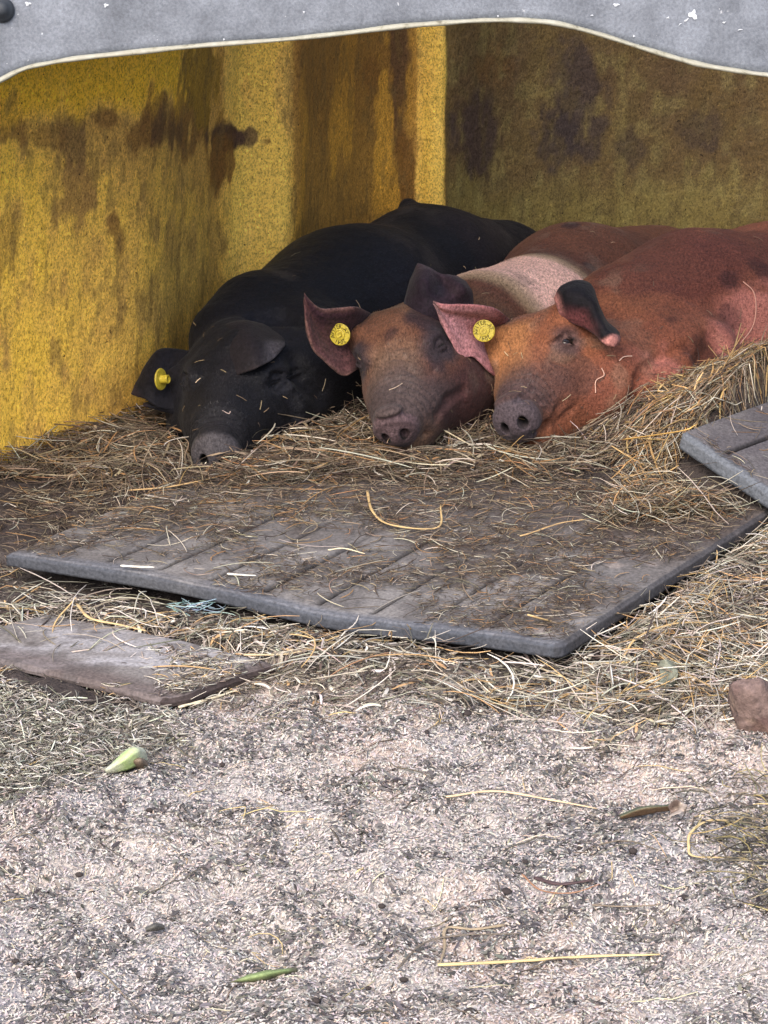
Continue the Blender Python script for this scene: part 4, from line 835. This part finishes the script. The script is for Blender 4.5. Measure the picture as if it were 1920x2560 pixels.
# ------------------------------------------------------------------ straw, hay and shavings
def strands(xy, head, L, wd, h0, col, seed, ns=5, curl=.6, lift=.25, sides=3, kink=.15, zf=None, droop=True, avoid=True):
    r = np.random.default_rng(seed); n = len(xy); t = np.linspace(-.5, .5, ns); k = r.normal(0, curl, n)
    kk = np.where(r.random(n) < kink, r.normal(0, 1.2, n), 0); kp = r.integers(1, ns-1, n)
    ang = head[:, None]+k[:, None]*t[None]+kk[:, None]*(np.arange(ns)[None] >= kp[:, None]); stp = (L/(ns-1))[:, None]
    dx = np.cos(ang)*stp; dy = np.sin(ang)*stp; X = np.cumsum(dx, 1); Y = np.cumsum(dy, 1); X = X-X.mean(1, keepdims=True)+xy[:, :1]; Y = Y-Y.mean(1, keepdims=True)+xy[:, 1:]
    z = (zf or gh)(X, Y); tilt = r.normal(0, lift, n); arch = r.normal(.0, .05, n)
    zz = z+h0[:, None]+np.maximum(tilt[:, None]*t[None]*L[:, None], -h0[:, None]*.8-.002)+(arch*L)[:, None]*(1-4*t[None]**2)
    P = np.stack([X, Y, zz], -1)
    if zf is mat_h: g = np.abs(np.diff(z-gh(X, Y), axis=1)).max(1) < .008; P, wd, col, n = P[g], wd[g], col[g], g.sum()
    if avoid and SDFS:
        bad = np.zeros(n, bool)
        for sd_, lo, hi in SDFS:
            Q = P.reshape(-1, 3); ib = np.all((Q > np.array(lo)) & (Q < np.array(hi)), 1); ii = np.where(ib)[0]
            if len(ii): dd = sd_(Q[ii]); b_ = ii[dd < -.004]; bad[np.unique(b_//ns)] = True
        g = ~bad; P, wd, col, n = P[g], wd[g], col[g], g.sum()
    T = np.gradient(P, axis=1); T /= np.linalg.norm(T, axis=2, keepdims=True)+1e-9; up = np.array([0, 0, 1.]); S_ = np.cross(T, up); S_ /= np.linalg.norm(S_, axis=2, keepdims=True)+1e-9; U_ = np.cross(S_, T)
    tp = np.interp(np.linspace(0, 1, ns), [0, .1, .9, 1], [.55, 1, 1, .5]); w_ = wd[:, None]*tp[None]/2; a0 = np.random.default_rng(seed+1).uniform(0, 6.28, n)[:, None]
    V = []
    if sides == 2:
        aa = (a0-3.14)*.16; o_ = S_*np.cos(aa)[..., None]+U_*np.sin(aa)[..., None]; V = np.stack([P-o_*w_[..., None], P+o_*w_[..., None]], 2)
    else:
        V = np.stack([P+(S_*np.cos(a0+q*2*math.pi/sides)[..., None]+U_*.75*np.sin(a0+q*2*math.pi/sides)[..., None])*w_[..., None] for q in range(sides)], 2)
    V = V.reshape(-1, 3); base = (np.arange(n)*ns*sides)[:, None]; F = []
    for i in range(ns-1):
        for q in range(sides if sides > 2 else 1):
            q2 = (q+1) % sides; F.append(np.stack([base[:, 0]+i*sides+q, base[:, 0]+i*sides+q2, base[:, 0]+(i+1)*sides+q2, base[:, 0]+(i+1)*sides+q], 1))
    return V, np.concatenate(F), np.repeat(col, ns*sides, 0)
JS = 1.0
def pal(r, n, cols, wts, jit=.18):
    jit = jit*JS
    c = s2l(np.array(cols))[r.choice(len(cols), n, p=np.array(wts)/sum(wts))]; return c*np.exp(r.normal(0, jit, (n, 1)))*np.exp(r.normal(0, .04, (n, 3)))
m_straw, n_, b_ = mat_new('straw', .6, .3); n_.links.new(vcol(n_), b_.inputs['Base Color'])
m_chip, n_, b_ = mat_new('wood_chips', .9, .1); n_.links.new(vcol(n_), b_.inputs['Base Color'])
def scatter(poly, n, z, soft, r, box, extra=None):
    out = []; got = 0
    while got < n:
        xy = np.c_[r.uniform(box[0], box[1], n*2), r.uniform(box[2], box[3], n*2)]; p = poly_mask(xy[:, 0], xy[:, 1], poly, z, soft) if poly else 1
        if extra is not None: p = p*extra(xy)
        xy = xy[r.random(len(xy)) < p]; out.append(xy); got += len(xy)
    return np.concatenate(out)[:n]
QF = .25 if QUICK else 1.0
HAY = [(118, 104, 88), (84, 70, 58), (142, 126, 102), (152, 118, 80), (178, 170, 152), (64, 52, 44), (90, 82, 68)]
def free_of_tilted_mat(xy):
    C, U, W_, wp, th = MATS[2]; d0, d1 = xy[:, 0]-C[0], xy[:, 1]-C[1]; det = U[0]*W_[1]-U[1]*W_[0]; u = (d0*W_[1]-d1*W_[0])/det; v = (U[0]*d1-U[1]*d0)/det
    return np.where((u > -.03) & (v > -.012) & (u < 1.1) & (v < 1.1), .015, 1.)
def mat_h(x, y):
    """height of whatever lies on the ground here: ground or mat tops"""
    z = gh(x, y)
    for C, U, W_, wp, th in MATS:
        d0, d1 = x-C[0], y-C[1]; det = U[0]*W_[1]-U[1]*W_[0]; u = (d0*W_[1]-d1*W_[0])/det; v = (U[0]*d1-U[1]*d0)/det; ins = (u > 0) & (u < 1) & (v > 0) & (v < 1)
        zt = C[2]+u*U[2]+v*W_[2]; lu, lv = np.linalg.norm(U), np.linalg.norm(W_)
        if wp is not None: zt = zt+wp(u*lu, v*lv)
        z = np.where(ins, np.maximum(z, zt+.001), z)
    return z
batch = []
def add(list_, poly, n, box, Lr, wr, hr, cols, wts, seed, z=.03, soft=.03, hd=None, **k):
    n = int(n*QF); r = np.random.default_rng(seed); xy = scatter(poly, n, z, soft, r, box, k.pop('extra', None)); head = r.uniform(0, math.pi, n) if hd is None else r.normal(hd, .7, n)
    L = np.exp(r.uniform(math.log(Lr[0]), math.log(Lr[1]), n)); wd = r.uniform(wr[0], wr[1], n)*(1 if not QUICK else 1.3); h = hr*r.random(n)**1.3+.002
    list_.append(strands(xy, head, L, wd, h, pal(r, n, cols, wts), seed, **k))
def flush(list_, name, label, mat):
    V, F, C = join(list_); o = mesh_obj(name, V, F, mat, None, C, smooth=False); tag(o, label, 'straw' if 'straw' in name or 'hay' in name else 'shavings', kind='stuff'); return o
def clump(sc, lo, hi, off=0.): return lambda xy: sstep(lo, hi, fbm(np.c_[xy*sc+off, xy[:, 0]*0], 3))
bed = []
add(bed, BED, 19000, (-.62, 1.1, 3.05, 4.3), (.02, .085), (.0007, .0018), .016, HAY, [5, 6, 3, 1.2, 1.5, 4, 3], 21, zf=mat_h, extra=free_of_tilted_mat)
add(bed, BED, 5200, (-.62, 1.1, 3.05, 4.1), (.05, .15), (.0012, .0028), .026, HAY, [4, 3, 4, 2.5, 2.5, 1.5, 1.5], 22, ns=7, lift=.15, zf=mat_h, extra=free_of_tilted_mat)
add(bed, [(1530, 1190), (1650, 1030), (1720, 935), (1900, 820), (2300, 800), (2300, 1170), (1900, 1160)], 6500, (.2, .95, 3.1, 3.9), (.03, .11), (.0009, .0022), .028, HAY, [4, 3, 5, 3.5, 3, 2, 2], 23, z=.12, lift=.3, zf=mat_h, extra=free_of_tilted_mat)
add(bed, [(1560, 1150), (1600, 1000), (1720, 900), (1920, 850), (2000, 1000), (1760, 1060)], 300, (.2, .8, 3.2, 3.8), (.03, .09), (.0022, .0042), .030, [(176, 144, 96), (190, 160, 112), (150, 124, 88)], [1, 1, 1], 24, z=.13, lift=.55, curl=.9, kink=.5, zf=mat_h, extra=free_of_tilted_mat)
add(bed, BED, 3600, (-.62, 1.1, 3.05, 4.0), (.012, .045), (.0018, .0040), .020, HAY, [4, 5, 3, 2.5, 1, 5, 2], 25, sides=2, lift=.15, curl=.6, zf=mat_h, extra=free_of_tilted_mat)
add(bed, BED, 12000, (-.62, 1.1, 3.05, 3.8), (.004, .012), (.0008, .0024), .012, HAY, [4, 6, 2, 1, .6, 6, 2], 26, sides=2, ns=3, lift=.3, zf=mat_h, extra=free_of_tilted_mat)
flush(bed, 'straw_bedding', 'deep tangled straw bedding under and in front of the pigs', m_straw)
thin = []
MATP = [(40, 1400), (1380, 1600), (1880, 1290), (1700, 1200), (900, 1180), (0, 1200), (0, 1380)]
add(thin, MATP, 8500, (-.6, .62, 2.8, 3.6), (.006, .030), (.0006, .0014), .002, HAY, [5, 6, 2, 1, 1.2, 6, 2], 31, z=.045, lift=.05, extra=clump(9, -.35, .15), zf=mat_h)
add(thin, MATP, 330, (-.6, .62, 2.8, 3.6), (.03, .10), (.001, .0022), .003, HAY, [3, 2, 4, 4, 4, 1, 1], 32, z=.045, lift=.04, ns=7, curl=1.0, zf=mat_h)
add(thin, MATP, 2600, (-.6, .62, 3.1, 3.6), (.012, .06), (.0008, .0016), .006, HAY, [5, 5, 3, 1.5, 1, 4, 1], 33, z=.045, lift=.07, zf=mat_h, extra=lambda xy: sstep(3.2, 3.45, xy[:, 1]+.05*fbm(np.c_[xy*12, xy[:, 0]*0], 2)))
flush(thin, 'scattered_straw', 'loose chaff and short straw strewn over the top of the rubber mats', m_straw)
FPS = [(168, 156, 142), (112, 102, 92), (190, 182, 170), (84, 76, 70), (140, 128, 112), (66, 60, 56)]; st = []; PAL2 = [(176, 166, 150), (132, 122, 106), (208, 201, 187), (184, 152, 108), (94, 84, 74), (118, 114, 98), (74, 66, 60)]
add(st, STRIP, 7500, (-.62, .75, 2.40, 3.4), (.008, .05), (.0008, .0022), .009, PAL2, [5, 5, 3, 1, 5, 2, 5], 41, zf=gh, soft=.09, extra=clump(8, -.45, .15))
add(st, STRIP, 800, (-.62, .75, 2.45, 3.4), (.05, .15), (.0012, .003), .022, PAL2, [5, 3, 5, 3, 1.5, 1, 1], 42, ns=7, lift=.15, soft=.07, curl=.8, extra=clump(5, -.45, .2))
add(st, [(1050, 1560), (1400, 1620), (1750, 1420), (1930, 1300), (2200, 1250), (2200, 1740), (1500, 1760), (1000, 1690)], 1800, (.0, .75, 2.45, 3.3), (.03, .11), (.0010, .0026), .03, PAL2, [5, 4, 5, 4, 3, 1, 2], 43, lift=.3, extra=clump(7, -.4, .15))
add(st, [(0, 1600), (640, 1640), (600, 1700), (430, 1760), (0, 1650)], 900, (-.62, .0, 2.5, 3.0), (.008, .03), (.0008, .002), .003, PAL2, [5, 5, 3, 1, 4, 1, 3], 44, z=.02, lift=.05, zf=mat_h, extra=clump(12, -.05, .25))
add(st, LEFTHAY, 11000, (-.62, -.1, 2.2, 2.9), (.007, .032), (.0010, .0026), .008, [(166, 160, 148), (120, 115, 105), (198, 193, 180), (88, 82, 75), (138, 133, 114)], [4, 5, 3, 4, 2], 45, curl=.9, soft=.04)
add(st, RHAY, 850, (.3, .7, 2.0, 2.7), (.015, .07), (.0010, .0024), .014, [(140, 132, 104), (96, 90, 74), (170, 152, 104), (70, 64, 58)], [4, 5, 2, 4], 46, soft=.1, lift=.1, extra=clump(9, -.3, .2))
add(st, STRIP, 2600, (-.62, .75, 2.40, 3.4), (.012, .045), (.0018, .0042), .008, PAL2, [5, 5, 3, 2, 4, 1, 4], 47, sides=2, soft=.08, lift=.08, curl=.5, extra=clump(8, -.45, .15))
add(st, STRIP, 14000, (-.62, .75, 2.40, 3.4), (.003, .010), (.0009, .0026), .003, FPS, [4, 5, 3, 3, 4, 3], 48, sides=2, ns=3, soft=.08, lift=.2)
flush(st, 'scattered_straw', 'pale straw and old hay littered between the mats and the shavings', m_straw)
JS = .5; fl = []; shp = [(-900, 2000), (60, 1960), (250, 1870), (430, 1770), (700, 1680), (1000, 1680), (1300, 1720), (1700, 1760), (2400, 1740), (2800, 3000), (-900, 3000)]
FP = [(191, 183, 176), (201, 183, 168), (181, 173, 167), (166, 160, 155), (116, 114, 114), (88, 86, 86), (132, 129, 122)]
bx = (-.66, .86, 1.95, 2.78)
add(fl, shp, 155000, bx, (.002, .0065), (.0009, .0024), .002, FP, [7, 3, 5, 3, 1.4, .7, .5], 51, z=0, ns=3, sides=2, zf=gfine, lift=.2, curl=1.5, kink=0, soft=.06, avoid=False)
add(fl, shp, 18500, bx, (.003, .014), (.0014, .0040), .003, [(104, 100, 98), (84, 81, 80), (108, 106, 100), (128, 120, 110), (66, 63, 62)], [4, 4, 2, 2, 2], 52, z=0, zf=gfine, ns=4, sides=2, lift=.12, curl=1.2, avoid=False, extra=clump(24, -.2, .3))
add(fl, shp, 420, bx, (.02, .08), (.001, .0022), .003, [(196, 186, 160), (120, 110, 94), (200, 176, 130), (92, 84, 76)], [3, 3, 2, 3], 53, z=0, zf=gfine, ns=6, lift=.05, curl=.9, avoid=False)
JS = 1.0; rr = np.random.default_rng(77); nc = int(260*QF)                      # dark crumbs of soil among the shavings
xy = scatter(shp, nc, 0, .03, rr, bx, clump(6, -.3, .3)); ico = np.array([(1, 0, 0), (-1, 0, 0), (0, 1, 0), (0, -1, 0), (0, 0, 1), (0, 0, -1), (.7, .7, .3), (-.7, .6, .4), (.6, -.7, .4), (-.6, -.7, .3)], float)
io = bpy.data.meshes.new('t'); import bmesh; bm = bmesh.new(); bmesh.ops.create_icosphere(bm, subdivisions=2, radius=1); iv = np.array([v.co[:] for v in bm.verts]); iff = np.array([[v.index for v in f.verts] for f in bm.faces]); bm.free()
sz = rr.uniform(.0012, .0038, nc)*np.where(rr.random(nc) < .12, 1.6, 1); zc = gh(xy[:, 0], xy[:, 1])
Vc = iv[None]*(1+.35*fbm(iv*1.7, 2))[None, :, None]*sz[:, None, None]*rr.uniform(.6, 1.3, (nc, 1, 3))*np.array([1, 1, .7])+np.c_[xy, zc+sz*.4][:, None]
Fc = (iff[None]+(np.arange(nc)*len(iv))[:, None, None]).reshape(-1, 3); Fc = np.c_[Fc, Fc[:, 2:]]
V, F, C = join(fl)
o = mesh_obj('wood_shavings', V, F, m_chip, None, C, smooth=False); tag(o, 'pale pinkish wood shavings and dark plant bits spread over the foreground', 'shavings', kind='stuff')
o = mesh_obj('soil_crumbs', Vc.reshape(-1, 3), Fc[:, :3], m_chip, None, np.tile(s2l((62, 56, 54)), (nc*len(iv), 1)), smooth=True); tag(o, 'small dark crumbs of soil lying among the shavings', 'soil', kind='stuff')

# ------------------------------------------------------------------ single stalks one could pick up
def stalk(pts, wmm, col, label, name='straw_stalk', cat='straw stalk', h=.006, zf=None, tw=None):
    P = []; zf = zf or (mat_h if pts[0][1] < 1800 else gfine)
    for q in pts:
        p = gz(q[0], q[1], .02)
        for _ in range(6): z = float(zf(np.array([p[0]]), np.array([p[1]]))[0])+h+(q[2] if len(q) > 2 else 0); p = gz(q[0], q[1], z)
        P.append(p)
    P = cr(np.array(P), max(14, 6*len(P))); T = np.gradient(P, axis=0); T /= np.linalg.norm(T, axis=1, keepdims=True); S_ = np.cross(T, [0, 0, 1.]); S_ /= np.linalg.norm(S_, axis=1, keepdims=True); U_ = np.cross(S_, T)
    n = len(P); r = wmm*.0005*np.interp(np.linspace(0, 1, n), [0, .03, .6, 1], [.8, 1, .9, .55])*(1+.12*np.sin(np.arange(n)*1.3)); A_ = np.arange(8)*math.pi/4
    V = (P[:, None]+S_[:, None]*np.cos(A_)[None, :, None]*r[:, None, None]+U_[:, None]*.55*np.sin(A_)[None, :, None]*r[:, None, None]).reshape(-1, 3); F = []
    for i in range(n-1):
        for j in range(8): F.append((i*8+j, i*8+(j+1) % 8, (i+1)*8+(j+1) % 8, (i+1)*8+j))
    F.append(tuple(range(8))[::-1]); F.append(tuple((n-1)*8+j for j in range(8)))
    C = np.tile(s2l(col), (len(V), 1))*(1+.35*fbm(np.repeat(np.arange(n), 8)[:, None]*np.array([.5, .1, .1])+V[:1]*50, 2))[:, None]
    o = mesh_obj(name, V, F, m_straw, None, C, base=P[0]); return tag(o, label, cat, 'single long stalks lying on top of the litter')
G_ = (188, 160, 112); PL_ = (206, 192, 158); WH = (222, 216, 202); BR = (120, 100, 82)
for a in [
 ([(918, 1227), (932, 1279), (978, 1312), (1093, 1319), (1102, 1262)], 4.2, G_, 'golden straw stalk bent into a hook on the large mat, below the middle pig'),
 ([(1320, 1537, .012), (1458, 1580, .008), (1556, 1643)], 4.5, (198, 166, 116), 'thick golden stalk lying across the near corner of the large mat'),
 ([(1556, 1645), (1597, 1591, .02), (1701, 1557, .02), (1840, 1562, .01)], 3.5, (176, 150, 106), 'arched tan stalk right of the large mat corner, rising toward the right edge'),
 ([(1840, 1262, .01), (1893, 1305), (1870, 1350), (1840, 1375)], 3.2, G_, 'hooked golden stalk drooping over the far right edge of the large mat'),
 ([(1115, 1992), (1240, 1978), (1380, 2000), (1492, 2021)], 4.0, (204, 180, 146), 'long light brown stalk lying alone across the middle of the shavings'),
 ([(1261, 2312), (1185, 2323), (1116, 2320), (1112, 2370), (1099, 2413)], 4.0, (150, 134, 110), 'grey brown stalk folded at a sharp corner, low in the foreground'),
 ([(1095, 2412), (1272, 2404), (1469, 2391), (1649, 2386)], 4.6, (206, 182, 132), 'longest pale stalk, lying level across the lower foreground'),
 ([(995, 2420), (1060, 2358), (1150, 2338), (1300, 2334)], 3.0, (112, 102, 90), 'dark grey stalk behind the folded stalk in the lower foreground'),
 ([(1830, 2052), (1770, 2052), (1728, 2080), (1722, 2115), (1738, 2141), (1857, 2146), (1903, 2172)], 3.4, (196, 172, 126), 'curled golden stalk shaped like a hook near the right edge of the shavings'),
 ([(-20, 1962), (45, 1930), (100, 1898)], 5.0, (188, 160, 108), 'golden stalk at the left edge among old grey hay'),
 ([(193, 1510, .01), (225, 1545), (300, 1562), (365, 1577)], 4.6, (196, 170, 124), 'bent golden stalk below the left end of the large mat'),
 ([(609, 1637), (723, 1634), (832, 1608), (960, 1602)], 4.2, (192, 172, 136), 'long tan stalk just below the middle of the large mat front edge'),
 ([(1504, 1790), (1560, 1772), (1604, 1760)], 5.0, WH, 'short thick white stalk left of the reddish rock'),
 ([(446, 1768), (520, 1748), (605, 1722)], 5.0, (200, 188, 160), 'pale stalk lying along the right edge of the brownish mat'),
 ([(319, 1226), (422, 1217), (543, 1193)], 4.0, (178, 148, 104), 'golden stalk in the bedding in front of the black pig'),
 ([(1336, 2194), (1400, 2210), (1481, 2200)], 5.5, (74, 58, 58), 'thick dark curved twig on the shavings'),
 ([(1305, 2185), (1352, 2225), (1430, 2232), (1500, 2210)], 2.4, (150, 112, 86), 'thin reddish curved stalk under the dark twig'),
 ([(1342, 1667), (1462, 1715), (1559, 1776), (1649, 1806)], 3.2, (226, 204, 160), 'long pale stalk running down from the mat corner toward the rock'),
 ([(1470, 1661), (1601, 1655), (1660, 1668)], 4.4, (218, 188, 128), 'straight golden stalk right of the near corner of the large mat'),
 ([(1108, 1074, .02), (1165, 1106, .012), (1228, 1142)], 3.0, (196, 182, 150), 'straight pale stalk lying on the bedding below the middle pig'),
 ([(1550, 1100, .015), (1700, 1078, .03), (1740, 1062, .03)], 4.0, (200, 160, 92), 'golden stalk touching the tip of the tilted mat piece'),
 ([(820, 1375), (860, 1371), (912, 1384)], 3.2, (214, 200, 166), 'short pale stalk in the middle of the large mat'),
 ([(302, 1414), (345, 1417), (386, 1418)], 4.4, WH, 'short white stalk on the front edge of the large mat'),
 ([(568, 1434), (600, 1437), (640, 1439)], 4.0, WH, 'small white stalk near the front edge of the large mat, toward its middle'),
 ([(1300, 1340), (1328, 1332), (1400, 1308), (1465, 1298)], 3.2, (178, 148, 104), 'golden stalk lying on the right part of the large mat'),
 ([(1480, 2262), (1560, 2266), (1650, 2262)], 2.8, (126, 112, 96), 'thin grey brown stalk below the dark curved twig'),
 ]: stalk(*a)
# straw bits lying on the red pig
def on_pig(sd_, pts, wmm, col, label):
    P = []
    for q in pts:
        d = ray(*q); d /= np.linalg.norm(d); t = 3.3
        for _ in range(80):
            s = float(sd_(np.array([np.array([0, 0, CAM_H])+d*t]))[0])
            if s < .0025: break
            t += max(s*.6, .0008)
        P.append(np.array([0, 0, CAM_H])+d*t)
    P = cr(np.array(P), 24); T = np.gradient(P, axis=0); T /= np.linalg.norm(T, axis=1, keepdims=True); S_ = np.cross(T, [0, .95, -.3]); S_ /= np.linalg.norm(S_, axis=1, keepdims=True); U_ = np.cross(S_, T); A_ = np.arange(6)*math.pi/3
    V = (P[:, None]+(S_[:, None]*np.cos(A_)[None, :, None]+U_[:, None]*np.sin(A_)[None, :, None])*wmm*.0005).reshape(-1, 3)
    F = [(i*6+j, i*6+(j+1) % 6, (i+1)*6+(j+1) % 6, (i+1)*6+j) for i in range(len(P)-1) for j in range(6)]
    return tag(mesh_obj('straw_stalk', V, F, m_straw, None, np.tile(s2l(col), (len(V), 1)), base=P[0]), label, 'straw stalk')
on_pig(sdf3, [(1504, 920), (1510, 938), (1490, 952), (1489, 982)], 1.6, (206, 166, 146), 'thin crooked straw stuck to the cheek of the red pig')
on_pig(sdf3, [(1548, 902), (1560, 892), (1580, 890)], 1.6, (214, 180, 160), 'tiny curved straw stuck behind the cheek of the red pig')
on_pig(sdf3, [(1858, 704), (1884, 730), (1890, 775), (1880, 820), (1850, 860)], 1.8, (200, 150, 130), 'long fine curved straw hanging on the flank of the red pig')
on_pig(sdf2, [(972, 975), (990, 968), (1006, 958)], 1.4, (170, 150, 130), 'fine pale straw stuck on the nose of the middle pig')
on_pig(sdf1, [(556, 1026), (572, 1034), (576, 1028)], 1.4, (170, 150, 140), 'tiny straw stuck on the nose of the black pig')
# chaff caught in the coats
def stuck(Vp, Fp, n, seed, ok):
    r = np.random.default_rng(seed); c = Vp[Fp].mean(1); nn = np.cross(Vp[Fp[:, 1]]-Vp[Fp[:, 0]], Vp[Fp[:, 3]]-Vp[Fp[:, 0]]); nn /= np.linalg.norm(nn, axis=1, keepdims=True)+1e-9
    wgt = ok(c)*(nn[:, 1] < .3)*(c[:, 2] > gh(c[:, 0], c[:, 1])); k = r.choice(len(c), n, p=wgt/wgt.sum()); p, N = c[k], nn[k]
    t = r.normal(size=(n, 3)); t -= N*(t*N).sum(1, keepdims=True); t /= np.linalg.norm(t, axis=1, keepdims=True); b = np.cross(N, t); L = r.uniform(.002, .011, n)[:, None]; w_ = r.uniform(.0003, .0007, n)[:, None]; P0 = p+N*.0018
    V = np.stack([P0-t*L-b*w_, P0-t*L+b*w_, P0+b*w_+N*.0012, P0-b*w_+N*.0012, P0+t*L+b*w_, P0+t*L-b*w_], 1).reshape(-1, 3); i = np.arange(n)*6
    return V, np.concatenate([np.stack([i, i+1, i+2, i+3], 1), np.stack([i+3, i+2, i+4, i+5], 1)]), np.repeat(pal(r, n, [(150, 130, 100), (110, 92, 72), (176, 160, 130), (90, 74, 62)], [3, 4, 1.5, 3]), 6, 0)
o = None
low = lambda c: 1-sstep(.07, .26, c[:, 2])+.06
Vs_ = [stuck(*PM, 100, 91+k, low) for k, PM in enumerate(PIGMESH)]
V, F, C = join(Vs_); o = mesh_obj('scattered_straw', V, F, m_straw, None, C, smooth=False); tag(o, 'tiny bits of chaff and straw caught in the coats of the pigs', 'straw', kind='stuff')
# blue twine
tw = []; r = np.random.default_rng(5)
for k in range(26):
    x0 = r.uniform(440, 560); y0 = r.uniform(1503, 1532); tw.append((x0, y0))
xy = np.array([gz(a, b, .02)[:2] for a, b in tw]); V, F, C = strands(xy, r.normal(.2, .5, 26), r.uniform(.02, .06, 26), np.full(26, .0016), r.uniform(.012, .024, 26), pal(r, 26, [(140, 170, 166), (144, 160, 178), (170, 188, 184)], [1, 1, 1], .1), 61, ns=8, curl=3, sides=3)
tag(mesh_obj('baling_twine', V, F, m_straw, None, C, base=np.r_[xy.mean(0), .01]), 'frayed tuft of pale blue green baling twine below the large mat', 'twine')
